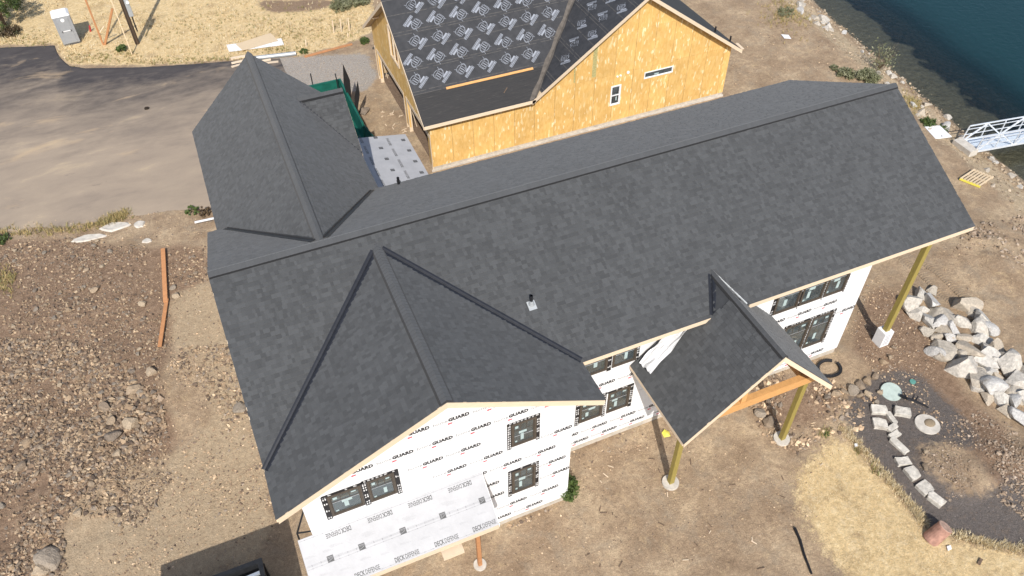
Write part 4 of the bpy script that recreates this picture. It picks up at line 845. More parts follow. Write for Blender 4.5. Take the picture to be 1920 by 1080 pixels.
side_wall([(23.405, YM+.004, .32), (23.405, 4.9, .32), (23.405, 4.9, 6.9), (23.405, 0, 9.35), (23.405, YM+.004, 6.9)], (-.14, 0, 0))
side_wall([(0.8, 4.9, .32), (23.26, 4.9, .32), (23.26, 4.9, 6.9), (0.8, 4.9, 6.9)], (0, -.14, 0))
side_wall([(0.95, 4.92, .32), (0.95, 13.0, .32), (0.95, 13.0, 6.7), (0.95, 4.92, 6.7)], (.14, 0, 0)); side_wall([(6.2, 4.92, .32), (6.2, 13.0, .32), (6.2, 13.0, 6.7), (6.2, 4.92, 6.7)], (-.14, 0, 0))
side_wall([(1.1, 13.0, .32), (6.05, 13.0, .32), (6.05, 13.0, 6.7), (RX, 13.0, 9.1), (1.1, 13.0, 6.7)], (0, -.14, 0)); side_wall([(6.7, 9.3, .3), (6.7, 13.0, .3), (6.7, 13.0, 6.2), (6.7, CGY, 7.8), (6.7, 9.3, 6.2)], (-.12, 0, 0))
fd = MB(); fd.box((.70, YW+.03, -.3), (9.50, YM, .318)); fd.box((.70, YM+.03, -.3), (23.36, 4.86, .316)); fd.box((1.0, 4.87, -.3), (6.15, 12.95, .314)); fd.build('foundation', 'concrete', house)
MB().box((.82, YW+.2, 3.22), (9.38, YM+.1, 3.42)).box((.82, YM+.2, 3.2), (23.2, 4.7, 3.4)).box((.82, YW+.2, .33), (9.38, YM+.1, .45)).box((.82, YM+.2, .33), (23.2, 4.7, .44)).build('floor', 'floor_in', house)
MB().box((.85, -1.2, .45), (23.1, -1.08, 3.15)).box((.85, -1.2, 3.42), (23.1, -1.08, 7.4)).build('inner_wall', 'inside', house)

rw = random.Random(17)
def window(x0, x1, z0, z1, y, parent, tapes='lrt', grid=True, mats='bronze', label=None, tape=0.16, fw=0.055, s=0.03):
    """frame is the part; sash, pane, muntins, stickers and flashing tape are its pieces"""
    f = fw; m = MB(); yo = y-0.035
    for a, b, c, d in ((x0-.02, x0+f, z0-.02, z1+.02), (x1-f, x1+.02, z0-.02, z1+.02), (x0+f, x1-f, z0-.02, z0+f), (x0+f, x1-f, z1-f, z1+.02)): m.box((a, yo, c), (b, y+.09, d))
    fr = m.build('window', [mats], parent)
    if label: fr['label'] = label
    a, b, c, d = x0+f, x1-f, z0+f, z1-f; m = MB(); ys = yo+.03
    for A, B, Cc, D in ((a, a+s, c, d), (b-s, b, c, d), (a+s, b-s, c, c+s), (a+s, b-s, d-s, d)): m.box((A+.001, ys, Cc+.001), (B-.001, ys+.04, D-.001))
    m.build('sash', [mats], fr); a += s; b -= s; c += s; d -= s
    MB().box((a-.005, ys+.018, c-.005), (b+.005, ys+.026, d+.005)).build('pane', 'glass', fr)
    if grid:
        zt = d-(d-c)*0.34; MB().box((a, ys+.010, zt-.011), (b, ys+.016, zt+.011)).build('muntin', mats, fr)
        for k in (1, 2): xx = a+(b-a)*k/3; MB().box((xx-.011, ys+.0105, zt+.011), (xx+.011, ys+.0165, d)).build('muntin', mats, fr)
    def st(xa, xb, za, zb): MB().box((xa, ys+.012, za), (xb, ys+.0165, zb)).build('sticker', 'sticker', fr)
    w_, h_ = b-a, d-c
    k_ = rw.uniform(.2, .6); st(a+w_*k_, a+w_*(k_+.16), c+h_*rw.uniform(.1, .2), c+h_*rw.uniform(.36, .46))
    if rw.random() < .65: k_ = rw.uniform(.15, .4); st(a+w_*k_, a+w_*(k_+rw.uniform(.3, .42)), c+h_*.47, c+h_*rw.uniform(.56, .61))
    if grid and rw.random() < .8: st(a+w_*.06, a+w_*.22, d-h_*.22, d-h_*.10)
    if grid and rw.random() < .6: st(a+w_*.74, a+w_*.92, d-h_*.14, d-h_*.08)
    if rw.random() < .6: st(a+w_*.05, a+w_*.16, c+h_*.05, c+h_*.11)
    def strip(xa, xb, za, zb, dy):
        m = MB(); m.mat(0).box((xa, y-dy, za), (xb, y-.0005, zb)); m.mat(1); hor = (xb-xa) > (zb-za); L0, L1 = (xa, xb) if hor else (za, zb); p = L0+.06
        while p < L1-.1:
            if rw.random() < .75:
                for q in (.22, .62):
                    c0 = (za if hor else xa); wd = (zb-za) if hor else (xb-xa); k0, k1 = c0+wd*q, c0+wd*(q+.2); le = rw.uniform(.05, .1)
                    if hor: m.box((p, y-dy-.0012, k0), (p+le, y-dy-.0002, k1))
                    else: m.box((k0, y-dy-.0012, p), (k1, y-dy-.0002, p+le))
            p += .13
        m.build('flashing_tape', ['tape', 'white'], fr)
    j = rw.uniform(-.02, .02)
    if 'l' in tapes: strip(x0-tape-j, x0-.022, z0-.16+j, z1+.1, .004)
    if 'r' in tapes: strip(x1+.022, x1+tape-j, z0-.15-j, z1+.1, .004)
    if 't' in tapes: strip(x0-tape+.02, x1+tape-.02, z1+.022, z1+.12+j, .007)
    return fr
window(*WIN_W[0], YW, house, 'lt', tape=.18); window(*WIN_W[1], YW, house, 'lrt', tape=.18)
window(*WIN_W[2], YW, house); window(*WIN_W[3], YW, house)
window(*WIN_M[0], YM, house, 'r', True, tape=.2); window(*WIN_M[1], YM, house, 'rt'); window(*WIN_M[2], YM, house, 'lrt', tape=.18); window(*WIN_M[3], YM, house, 'rt')
window(*WIN_M[4], YM, house, 'lt', False); window(*WIN_M[5], YM, house, 'lt', False, tape=.09); window(*WIN_M[6], YM, house, 'lrt', False, tape=.09); window(*WIN_M[7], YM, house, 'lrt', tape=.1); window(*WIN_M[8], YM, house, 'rt')
# door opening tape strip partly under the porch
# printed wrap
def print_rows(parent, y, x0, x1, rows, holes, ok):
    for z, off in rows:
        k = math.floor((x0-off)/1.25)-1
        while True:
            xc = off+1.25*k; k += 1
            if xc > x1: break
            a, b = xc-.53, xc+.53
            if a < x0+.02 or b > x1-.02 or not ok(a, b, z): continue
            if any(a < h[1]+.02 and b > h[0]-.02 and z-.17 < h[3]+.02 and z+.14 > h[2]-.02 for h in holes): continue
            link('wrap_print', WRAP_PRINT, parent, frame((a-.03, y-.0025, z-.06), (1, 0, 0), (0, 0, 1))@Matrix.Scale(1.07, 4))
print_rows(wing_wall, YW, .66, 9.55, [(8.35, .45), (7.49, .43), (6.6, 1.1), (5.7, .72), (4.8, .2), (3.95, .87), (3.07, .04), (2.25, .21), (1.3, 1.07), (.62, .45)], WIN_W, lambda a, b, z: z+.15 < WZ-.25-max(KL*(WX_-a), KRW*(b-WX_)))
print_rows(main_wall, YM, 9.58, 23.4, [(6.3, .3), (5.5, .8), (4.62, .15), (3.77, .38), (2.93, .32), (2.05, .9), (1.17, .28), (.6, .75)], WIN_M, lambda a, b, z: True)
# wrap seams: overlapping sheet edges
for z in (2.74, 5.38): MB().box((.66, YW-.0022, z), (9.55, YW-.0004, z+.014)).build('wrap_seam', 'wrap_edge', wing_wall)
for x, z0, z1 in ((5.35, 5.4, 9.0), (3.0, 2.75, 4.7), (8.75, .33, 6.4)): MB().box((x, YW-.0024, z0), (x+.016, YW-.0006, z1)).build('wrap_seam', 'wrap_edge', wing_wall)
for z in (2.55, 5.2): MB().box((9.6, YM-.0022, z), (23.39, YM-.0004, z+.014)).build('wrap_seam', 'wrap_edge', main_wall)

# posts and porch frame
def post(x, y, z1, w, mat, foot=True, z0=0.0):
    o = MB().box((x-w/2, y-w/2, z0), (x+w/2, y+w/2, z1)).build('post', mat, house, 0.006)
    if foot:
        m = MB(); zz = float(height(x, y)); m.cyl((x, y, zz-.2), (x, y, zz+.10), .34, .32, 20); m.build('footing', 'concrete_pale', o)
    return o
post(13.48, -7.62, 3.72, .20, 'treated'); post(18.53, -7.68, 3.72, .20, 'treated')
cp = post(25.58, -5.22, 6.1, .22, 'treated', False, -.1)
m = MB().box((25.58-.24, -5.22-.24, -.05), (25.58+.24, -5.22+.24, .85)); m.mat(1)
for k in range(6): m.box((25.43, -5.463, .14+k*.11), (25.72, -5.461, .18+k*.11))
m.build('post_wrap', ['white', 'ink_pale'], cp, 0)
MB().box((23.42, -5.36, 6.1), (26.9, -5.10, 6.42)).build('beam', 'treated', house)
TY = -7.66
def bm(p, q, w=.16, h=.26, mat='pine_orange', name='beam'): return MB().bar(p, q, w, h).build(name, mat, house)
bm((13.0, TY, 3.91), (18.9, TY, 3.91), .24, .38)
for x in (13.48, 18.53): bm((x, TY+.13, 3.86), (x, -4.95, 3.86), .18, .28)
bm((15.72, TY, 4.105), (15.72, TY, 6.9), .20, .20)
for s_ in (-1, 1): bm((16+s_*2.85, TY+.01, 4.12), (16, TY+.01, 6.98), .16, .2)
# vent pipes
def vent(x, y, h, sq=True):
    z = zmain(y); m = MB().cyl((x, y, z-.1), (x, y, z+h), .055, .055, 14); m.cyl((x, y, z+h), (x, y, z+h-.03), .04, .04, 14); o = m.build('vent_pipe', 'black_pipe', house)
    if sq:
        sg = -1 if y < 0 else 1; u = Vector((1, 0, 0)); v = Vector((0, -sg*W, HR-HE)).normalized(); n = Vector((0, sg*KM, 1)).normalized(); c = Vector((x, y, z))+n*.022
        k = MB().obox(c-u*.14-v*.2, u*.28, v*.32, n*.008); k.cyl(c, c+Vector((0, 0, .16)), .11, .065, 14); k.build('pipe_flashing', 'grey_metal', o)
vent(9.40, -3.62, .42); vent(7.55, 5.4, .36, False)

# lower front roof covered in printed sheet
lr = MB(); LX0, LX1, LZ0, LZ1, LY1 = 0.22, 6.25, 4.08, 3.10, -8.17
dv = Vector((0, LY1-YW+.004, LZ1-LZ0)); lo = Vector((LX0, YW-.004, LZ0)); nrm = Vector((0, (LZ1-LZ0), -(LY1-YW))).normalized()*-1
nrm = Vector((1, 0, 0)).cross(-dv).normalized()
lower = MB().obox(lo-nrm*.12, (LX1-LX0, 0, 0), dv, nrm*.116).build('lower_roof', 'ply', house)
half = dv*0.505
sh1 = MB().obox(lo+half*.98+nrm*.001-Vector((.03, 0, 0)), (LX1-LX0+.05, 0, 0), dv-half*.98+dv*.01, nrm*.003).build('printed_sheet', 'deckwrap', house)
sh2 = MB().obox(lo+nrm*.005-Vector((.03, 0, 0)), (LX1-LX0+.05, 0, 0), half, nrm*.003).build('printed_sheet', 'deckwrap', house)
vd = dv.normalized(); L_ = dv.length
def on_low(x, s, k=.0095): return lo+Vector((x-LX0, 0, 0))+vd*s+nrm*k
for x in (.42, 1.42, 2.76, 4.09, 5.45):
    if x > .9: link('deck_print', DECK_TEXT, sh2, frame(on_low(x+.40, .12), (-1, 0, 0), vd)@Matrix.Scale(.86, 4))
    link('square_print', SQUARE, sh2, frame(on_low(x+.44, .96), (1, 0, 0), -vd)@Matrix.Scale(1.25, 4))
    if x < 5: link('line_print', LINES, sh2, frame(on_low(x+.70, .88), (1, 0, 0), -vd)); link('line_print', LINES, sh2, frame(on_low(x+.62, .55), (1, 0, 0), -vd))
    link('line_print', LINES, sh2, frame(on_low(max(x-.62, LX0+.02), .62), (1, 0, 0), -vd)@Matrix.Scale(.8, 4))
for x in (.60, 1.89, 3.18, 4.5, 5.80):
    link('deck_print', DECK_TEXT, sh1, frame(on_low(x-.40, L_-.08, .0055), (1, 0, 0), -vd)@Matrix.Scale(.86, 4)); link('line_print', LINES, sh1, frame(on_low(x-.1, L_-.52, .0055), (1, 0, 0), -vd)@Matrix.Scale(.8, 4))
    if x > .9: link('line_print', LINES, sh1, frame(on_low(x-.75, L_-.45, .0055), (1, 0, 0), -vd)@Matrix.Scale(.7, 4))
for s_, k, sh in ((.06, .0088, sh2), (half.length-.05, .0088, sh2), (half.length-.02, .0088, sh2), (L_-.06, .0048, sh1), (half.length+.06, .0048, sh1)):
    m = MB(); m.obox(on_low(LX0, s_, k), (LX1-LX0, 0, 0), vd*.007, nrm*.0006)
    for j in range(22): m.obox(on_low(LX0+.15+j*.28, s_-.008, k+.001), (.025, 0, 0), vd*.022, nrm*.004)
    m.build('print_line', 'deckline', sh)
fascia(lo+dv, lo+dv+Vector((LX1-LX0, 0, 0)), (0, -1, 0), .17, .04, -.01); MB().obox(lo+Vector((LX1-LX0+.004, 0, -.15)), (0.035, 0, 0), dv, (0, 0, .15)).build('fascia', 'white_board', house); MB().obox(lo-Vector((.04, 0, .15)), (0.035, 0, 0), dv, (0, 0, .15)).build('fascia', 'bronze', house)
MB().box((.4, -8.0, 2.62), (6.1, -7.84, 2.86)).build('beam', 'pine_orange', house)
op = MB().box((5.55, -7.86, 0), (5.69, -7.72, 2.62)).build('post', 'cedar', house, .004); MB().cyl((5.62, -7.79, -.2), (5.62, -7.79, .07), .24, .23, 18).build('footing', 'concrete_pale', op)
op = MB().box((.75, -7.86, 0), (.89, -7.72, 2.62)).build('post', 'cedar', house, .004)
MB().box((4.25, -8.42, 2.66), (4.95, -8.02, 2.80)).build('lookout_board', 'pine', house)
# rear patio roof with the same printed sheet
ra = [Vector((6.3, 9.2, 3.47)), Vector((10.28, 9.2, 2.75)), Vector((10.28, 14.55, 2.75)), Vector((6.3, 14.55, 3.47))]
pat = MB().prism([p-Vector((0, 0, .14)) for p in ra], (0, 0, .137)).build('patio_roof', 'ply', house)
rn = Vector((3.98, 0, -.72)).normalized(); rup = Vector((0, -1, 0)).cross(-rn) if False else rn.cross(Vector((0, 1, 0))).normalized()
if rup.z < 0: rup = -rup
psh = [MB().obox(ra[0]+rn*(i*1.35)+rup*(.001+.002*(i % 2)), rn*1.36, (0, 5.35, 0), rup*.003).build('printed_sheet', 'deckwrap', house) for i in range(3)]
for i in range(3):
    for j in range(5):
        o_ = ra[0]+rn*(i*1.35+.35)+Vector((0, .4+j*1.0+.45*(i % 2), 0))+rup*.0085
        if o_.y > 14.2: continue
        link('deck_print', DECK_TEXT, psh[i], frame(o_, (0, 1, 0), -rn)@Matrix.Scale(.75, 4)); link('square_print', SQUARE, psh[i], frame(o_+rn*.62+Vector((0, .3, 0)), rn, (0, 1, 0))@Matrix.Scale(1.3, 4))
m = MB()
for x in (6.5, 10.1):
    for y in (9.4, 14.35): m = MB().box((x-.07, y-.07, 0), (x+.07, y+.07, 2.6)).build('post', 'treated', house)
# crumpled loose wrap at the porch corner
rng = np.random.default_rng(8); nu, nv = 16, 12; uu, vv = np.meshgrid(np.linspace(0, 1, nu), np.linspace(0, 1, nv))
px_ = 12.95+uu*1.7+.08*fbm(uu, vv, 5, 3, 3); py_ = -5.15-vv*.75*(1-.5*uu)+.15*fbm(uu, vv, 4, 3, 4); pz_ = np.maximum(PE+KP*(px_-PXL)+.05, 4.5)+.4*fbm(uu, vv, 3.0, 4, 6)+.22
I = np.arange(nu*nv).reshape(nv, nu); me = np_mesh('loose_wrap', np.stack([px_, py_, pz_], -1).reshape(-1, 3), np.stack([I[:-1, :-1], I[:-1, 1:], I[1:, 1:], I[1:, :-1]], -1).reshape(-1, 4), 'white')
o = link('loose_wrap', me); o.modifiers.new('s', 'SOLIDIFY').thickness = .004; tag(o, 'crumpled loose white wrap sheet between porch roof and upper windows', 'wrap sheet')

# ------------------------------------------------------------------ unfinished garage
garage = thing('garage', (20, 18, 0), 'unfinished garage with yellow strand board walls and black printed roof underlayment', 'garage')
GE, GY0, GYR, GZR, GXW = 3.3, 14.0, 19.9, 7.5, 11.2; KG = (GZR-GE)/(GYR-GY0)
CX, CZ, CXL, CXR = 24.05, 7.9, 17.45, 30.7; KCL, KCR = (CZ-GE)/(CX-CXL), (CZ-GE)/(CXR-CX)
YG = 14.43; XGE = 30.35
def vx(y): return CXL+KG*(y-GY0)/KCL
def gslab(poly, mat='ply'): return MB().prism([Vector(p)-Vector((0, 0, .012)) for p in poly], (0, 0, -.16)).build('roof_deck', mat, garage)
gslab([(GXW, GY0, GE), (CXL, GY0, GE), (vx(GYR), GYR, GZR), (GXW, GYR, GZR)]); gslab([(GXW, GYR, GZR), (CXR-.3, GYR, GZR), (CXR-.3, 25.6, GZR-KG*5.7), (GXW, 25.6, GZR-KG*5.7)])
gslab([(CXL, GY0, GE), (CX, GY0, CZ), (CX, 21.0, CZ), (vx(GYR)+.3, GYR+.3, GZR+.1)]); gslab([(CX, GY0, CZ), (CXR, GY0, GE), (CXR, 25.6, GE), (CX, 25.6, CZ)])
gn = Vector((0, -KG, 1)).normalized(); gv = Vector((0, 1, KG)).normalized(); cn = Vector((-KCL, 0, 1)).normalized(); cv_ = Vector((1, 0, KCL)).normalized(); rnn = Vector((KCR, 0, 1)).normalized()
def gp(x, y, k): return Vector((x, y, GE+KG*(y-GY0)))+gn*k
def cp_(x, y, k): return Vector((x, y, GE+KCL*(x-CXL)))+cn*k
MB().prism([gp(GXW-.02, GY0-.02, .001), gp(vx(GY0), GY0-.02, .001), gp(vx(15.5), 15.5, .001), gp(GXW-.02, 15.5, .001)], gn*.004).build('membrane', 'membrane', garage)
ed = [15.42, 16.5, 17.33, 18.17, 19.0, 19.83, 19.95]; cen = [16.10, 16.89, 17.80, 18.58, 19.45]; D = Vector((.755, 0, 0))+gv*.656; Pp = Vector((.656, 0, 0))-gv*.755
for i, (a, b) in enumerate(zip(ed, ed[1:])):
    k = .006+.003*(i % 2)
    st = MB().prism([gp(GXW-.02, a, k), gp(vx(a)+.1, a, k), gp(vx(b)+.1, b+.06, k), gp(GXW-.02, b+.06, k)], gn*.003).build('underlayment_strip', 'felt', garage)
    m = MB()
    for off in (.02, .17):
        x = GXW
        while x < vx(a)-.2:
            w = random.uniform(.4, 1.6); y_ = a+off*.8+random.uniform(-.012, .012)
            m.add([gp(x, y_, k+.0045), gp(min(x+w, vx(a)), y_+random.uniform(-.01, .01), k+.0045), gp(min(x+w, vx(a)), y_+.03, k+.0045), gp(x, y_+.03, k+.0045)], [(0, 1, 2, 3)]); x += w+random.uniform(.02, .3)
    m.build('lap_line', 'felt_lap', st)
    if i < 5:
        for j in range(-1, 9):
            x = (11.75, 11.74, 12.40, 12.42, 12.86)[i]+1.29*j; y_ = cen[i]
            if x < GXW+.5 or x > vx(y_)-.45: continue
            s_ = (-1, 1, -1, 1, -1)[i]
            o_ = gp(x, y_, k+.006)+D*.37*s_-Pp*.37*s_
            link('emblem_print', FIST, st, frame(o_, -D*s_, Pp*s_)@Matrix.Scale(1.12, 4))
xe = [17.9, 18.55, 19.25, 19.98, 20.75, 21.62, 22.42, 23.25, 24.08]; U = Vector((0, -1, 0)); D2 = U*.6+cv_*.8; P2 = U*.8-cv_*.6
def yv(x): return GY0+KCL*(x-CXL)/KG
for i, (a, b) in enumerate(zip(xe, xe[1:])):
    k = .006+.003*(i % 2)
    st = MB().prism([cp_(a, GY0-.02, k), cp_(b+.05, GY0-.02, k), cp_(b+.05, min(yv(b), 21), k), cp_(a, min(yv(a), 21), k)], cn*.003).build('underlayment_strip', 'felt', garage)
    m = MB()
    for off in (.015, .14):
        y_ = GY0
        while y_ < yv(a):
            w = random.uniform(.4, 1.4); m.add([cp_(a+off, y_, k+.0045), cp_(a+off+.03, y_, k+.0045), cp_(a+off+.03, min(y_+w, yv(a)), k+.0045), cp_(a+off, min(y_+w, yv(a)), k+.0045)], [(0, 1, 2, 3)]); y_ += w+.1
    m.build('lap_line', 'felt_lap', st)
    if 1 <= i <= 7:
        for j in range(6):
            y_ = 14.1+1.28*j+(.0 if i % 2 else .6); x = (a+b)/2+.03
            if y_ < GY0+.4 or y_ > yv(x)-.5: continue
            s_ = 1 if i % 2 else -1; o_ = cp_(x, y_, k+.006)+D2*.3*s_-P2*.26*s_
            link('emblem_print', FIST, st, frame(o_, -D2*s_, P2*s_)@Matrix.Scale(.88, 4))
# valley strip, right slope sheet, ridge sheets
vp, vq = Vector((CXL, GY0, GE)), Vector((vx(GYR), GYR, GZR)); m = MB()
for i in range(14):
    a, b = vp.lerp(vq, i/14), vp.lerp(vq, (i+1)/14); wa, wb = .22+.05*math.sin(i*2.1), .22+.05*math.sin((i+1)*2.1)
    m.add([a-Vector((wa*1.2, 0, 0))+gn*.02, a+Vector((0, 0, .03)), b+Vector((0, 0, .03)), b-Vector((wb*1.2, 0, 0))+gn*.02], [(0, 1, 2, 3)]); m.add([a+Vector((0, 0, .03)), a+Vector((wa*.5, -wa*.3, .13)), b+Vector((wb*.5, -wb*.3, .13)), b+Vector((0, 0, .03))], [(0, 1, 2, 3)])
m.build('valley_strip', 'valley_felt', garage)
rs = MB().prism([Vector((CX, GY0-.02, CZ)), Vector((CXR+.02, GY0-.02, GE)), Vector((CXR+.02, 25.6, GE)), Vector((CX, 25.6, CZ))], (0, 0, .006)).build('underlayment_strip', 'felt', garage)
for x, y in ((29.2, 14.75), (30.2, 14.5)): z = CZ-KCR*(x-CX); MB().cyl((x, y, z), (x, y, z+.34), .05, .05, 12).build('vent_pipe', 'black_pipe', garage)
fascia((GXW, GY0, GE), (CXL+.1, GY0, GE), (0, -1, 0), .19, .035, .02, garage); fascia((CXL-.1, GY0, GE-.07), (CX, GY0, CZ), (0, -1, 0), .22, .035, -.01, garage); fascia((CX, GY0, CZ), (CXR+.1, GY0, GE-.07), (0, -1, 0), .22, .035, -.01, garage)
fascia((GXW, GYR, GZR), (GXW, GY0, GE), (-1, 0, 0), .2, .035, .02, garage); fascia((GXW, 25.6, GZR-KG*5.7), (GXW, GYR, GZR), (-1, 0, 0), .22, .035, .02, garage); fascia((CXR, GY0, GE), (CXR, 25.6, GE), (1, 0, 0), .2, .035, .02, garage)
# board walls: each panel a piece of its own
GH = [(22.45, 23.06, 1.38, 2.62), (24.56, 26.42, 2.62, 3.0)]
gw = wall_y(YG+.016, 11.62, XGE-.02, .3, 3.34, GH, garage, 'bark', .12)
gg = MB().prism([(17.6, YG+.02, 3.35), (XGE-.05, YG+.02, 3.35), (CX, YG+.02, CZ-.3)], (0, .1, 0)).build('gable_wall', 'bark', garage)
def clip(poly, tri):
    for i in range(len(tri)):
        a, b = tri[i], tri[(i+1) % len(tri)]; out = []
        def side(p): return (b[0]-a[0])*(p[1]-a[1])-(b[1]-a[1])*(p[0]-a[0])
        for j in range(len(poly)):
            p, q = poly[j], poly[(j+1) % len(poly)]; sp, sq = side(p), side(q)
            if sp >= 0: out.append(p)
            if sp*sq < 0: k = sp/(sp-sq); out.append((p[0]+(q[0]-p[0])*k, p[1]+(q[1]-p[1])*k))
        poly = out
        if len(poly) < 3: return None
    return poly
gp_ = .008; x = 11.6; ci = 0
TRI = [(17.62, 3.362), (XGE, 3.362), (CX, CZ-.22)]
while x < XGE-.05:
    x1 = min(x+1.22, XGE); hs = [h for h in GH if h[0] < x1 and h[1] > x]; m = MB(); xs = sorted({x+gp_, x1-gp_, *[min(max(h[0], x+gp_), x1-gp_) for h in hs], *[min(max(h[1], x+gp_), x1-gp_) for h in hs]}); zs = sorted({.28, 3.352, *[h[2] for h in hs], *[h[3] for h in hs]})
    for a, b in zip(xs, xs[1:]):
        for c, d in zip(zs, zs[1:]):
            if b-a < .003 or any(h[0] < (a+b)/2 < h[1] and h[2] < (c+d)/2 < h[3] for h in hs): continue
            m.box((a, YG, c), (b, YG+.014, d))
    m.build('board_panel', 'osb', gw)
    for z0, z1 in ((3.362, 5.8), (5.81, 8.3)):
        P = clip([(x+gp_, z0), (x1-gp_, z0), (x1-gp_, z1), (x+gp_, z1)], TRI)
        if P: MB().prism([(p[0], YG+(.002 if ci % 2 else 0), p[1]) for p in P], (0, .014, 0)).build('board_panel', 'osb', gg)
    x += 1.22; ci += 1
MB().box((11.62, YG+.01, -.2), (XGE, YG+.15, .278)).build('foundation', 'concrete', garage); MB().box((11.5, YG-.05, -.2), (XGE+.05, YG+.008, .12)).build('footing', 'concrete_pale', garage)
for a, b, c, d in ((20.03, 20.11, 3.45, 4.55), (21.15, 21.40, 3.5, 5.75)): MB().box((a, YG-.0015, c), (b, YG-.0003, d)).build('painted_edge', 'osb_green', gg)
for x, z, r in ((22.78, 3.2, .075), (22.98, 3.22, .075), (23.45, 3.3, .09)): MB().cyl((x, YG-.04, z), (x, YG+.005, z), r, r, 14 if r > .08 else 4).build('vent_cap', 'white', gg)
window(22.45, 23.06, 1.38, 2.62, YG, garage, '', False, 'white', fw=.06, s=.02); w_ = window(24.56, 26.42, 2.62, 3.0, YG, garage, '', False, 'white', fw=.035, s=.012)
MB().box((22.50, YG-.045, 1.985), (23.01, YG+.0, 2.03)).build('meeting_rail', 'white', garage)
# west gable with two door openings
GXF = 11.6; yv_ = [(14.45, .3), (14.95, .3), (14.95, 2.3), (18.55, 2.3), (18.55, .3), (19.25, .3), (19.25, 2.3), (24.45, 2.3), (24.45, .3), (25.1, .3)]
top_ = lambda y: GE-.2+KG*(y-GY0) if y < GYR else GZR-.2-KG*(y-GYR)
ys_ = [14.45, 14.95, 16.2, 17.4, 18.55, 19.25, 19.9, 20.9, 22.1, 23.3, 24.45, 25.1]
for a, b in zip(ys_, ys_[1:]):
    z0 = .3 if (b <= 14.96 or (a > 18.5 and b < 19.3) or a > 24.4) else 2.32; hole = (19.42, 20.85, 3.78, 5.62)
    def pan(y0, y1, za, zb0, zb1): MB().prism([(GXF, y0+.004, za), (GXF, y1-.004, za), (GXF, y1-.004, zb1), (GXF, y0+.004, zb0)], (.1, 0, 0)).build('board_panel', 'osb', garage)
    if hole[0] < b and hole[1] > a and a > 19.3 and b < 21:
        pan(a, b, z0, hole[2], hole[2]); pan(a, b, hole[3], top_(a), top_(b))
    elif a == 19.25: pan(a, b, z0, 3.78, 3.78); pan(a, b, 5.62, top_(a), top_(b))
    else: pan(a, b, z0, top_(a), top_(b))
for a, b, c, d in ((19.28, 19.36, 3.75, 5.65), (20.82, 20.9, 3.75, 5.65), (19.36, 20.82, 5.57, 5.65), (19.36, 20.82, 3.75, 3.83), (20.05, 20.13, 3.83, 5.57)): MB().box((GXF-.05, a, c), (GXF+.04, b, d)).build('window_frame', 'pine', garage)
MB().box((GXF+.2, 20.3, 3.5), (GXF+.3, 20.6, 5.8)).build('stud', 'pine_orange', garage)
for y0, y1 in ((14.46, 14.6), (18.56, 18.72), (19.08, 19.24), (24.46, 24.62), (24.94, 25.09)): MB().box((GXF-.02, y0, 0), (GXF+.18, y1, 2.3)).build('jamb_post', 'pine', garage)
for y in (18.6, 24.5): MB().bar((GXF+.5, y+.3, 0), (GXF+.12, y+.2, 2.2), .09, .04).build('brace_board', 'pine', garage)
MB().box((GXF-.01, 14.6, 2.06), (GXF+.12, 18.56, 2.3)).build('header', 'pine', garage); MB().box((GXF-.01, 19.24, 2.06), (GXF+.12, 24.46, 2.3)).build('header', 'pine', garage)
MB().box((GXF+.1, 25.0, .3), (30.2, 25.14, 3.2)).build('wall', 'osb_dull', garage); MB().box((XGE-.15, YG+.15, .3), (XGE-.01, 25.0, 3.2)).build('wall', 'osb_dull', garage); MB().box((GXF+.2, 14.6, -.02), (30.2, 25.0, .03)).build('floor', 'bark', garage)
MB().bar((GXW+.02, 22.7, 5.25), (GXF+.02, 22.75, 5.2), .09, .09).build('lookout', 'pine', garage)
q = gp(14.6, 15.45, .03); tag(MB().obox(gp(13.0, 15.36, .014), (5.0, -.02, 0), gv*.13, gn*.035).build('roof_board', 'pine_orange'), 'long orange board lying along the garage roof membrane', 'board')
tag(MB().obox(gp(15.95, 14.6, .014), (.28, .2, .14), gv*.05, gn*.03).build('wood_offcut', 'bark'), 'small dark offcut lying on the lower garage roof', 'offcut')

# ------------------------------------------------------------------ things around the site
def plank(name, p, q, w, th, mat, label, cat='board', group=None, z=0.0):
    p, q = Vector(p), Vector(q); zz = max(float(height(p.x, p.y)), float(height(q.x, q.y)))+z; p.z = q.z = zz+th/2+.01
    return tag(MB().bar(p, q, w, th).build(name, mat, None, .003), label, cat, group)
plank('board', g(308, 472), g(313, 572), .2, .05, 'cedar', 'upper of two orange boards lying end to end on rubble', z=.12); plank('board', g(315, 566), g(302, 655), .17, .05, 'cedar', 'lower of two orange boards lying end to end on rubble', z=.08)
plank('board', g(571, 107), g(660, 83), .22, .05, 'cedar', 'orange board on the gravel edge left of the garage')
# lumber and sheets
def sheet(name, pts, z0, th, mat, label, cat):
    P = [Vector((p.x, p.y, z0)) for p in pts]; return tag(MB().prism(P, (0, 0, th)).build(name, mat), label, cat)
sheet('white_sheet', [g(425, 86), g(528, 74), g(533, 86), g(430, 99)], .06, .03, 'white_board', 'white board lying under a plywood sheet by the driveway', 'sheet')
sheet('plywood_sheet', [g(443, 86), g(508, 65), g(522, 79), g(456, 98)], .12, .02, 'ply', 'tan plywood sheet lying on the white board', 'sheet')
e = thing('lumber_stack', g(435, 115), 'pile of pale boards at the driveway edge behind the rear ridge', 'lumber')
for k, (a, b, z) in enumerate((((433, 110), (470, 103), .05), ((434, 119), (478, 110), .05), ((434, 126), (460, 119), .03), ((490, 115), (508, 112), .05), ((495, 119), (522, 116), .03))):
    MB().bar(g(*a, z), g(*b, z), .22, .08).build('board', 'pine', e)
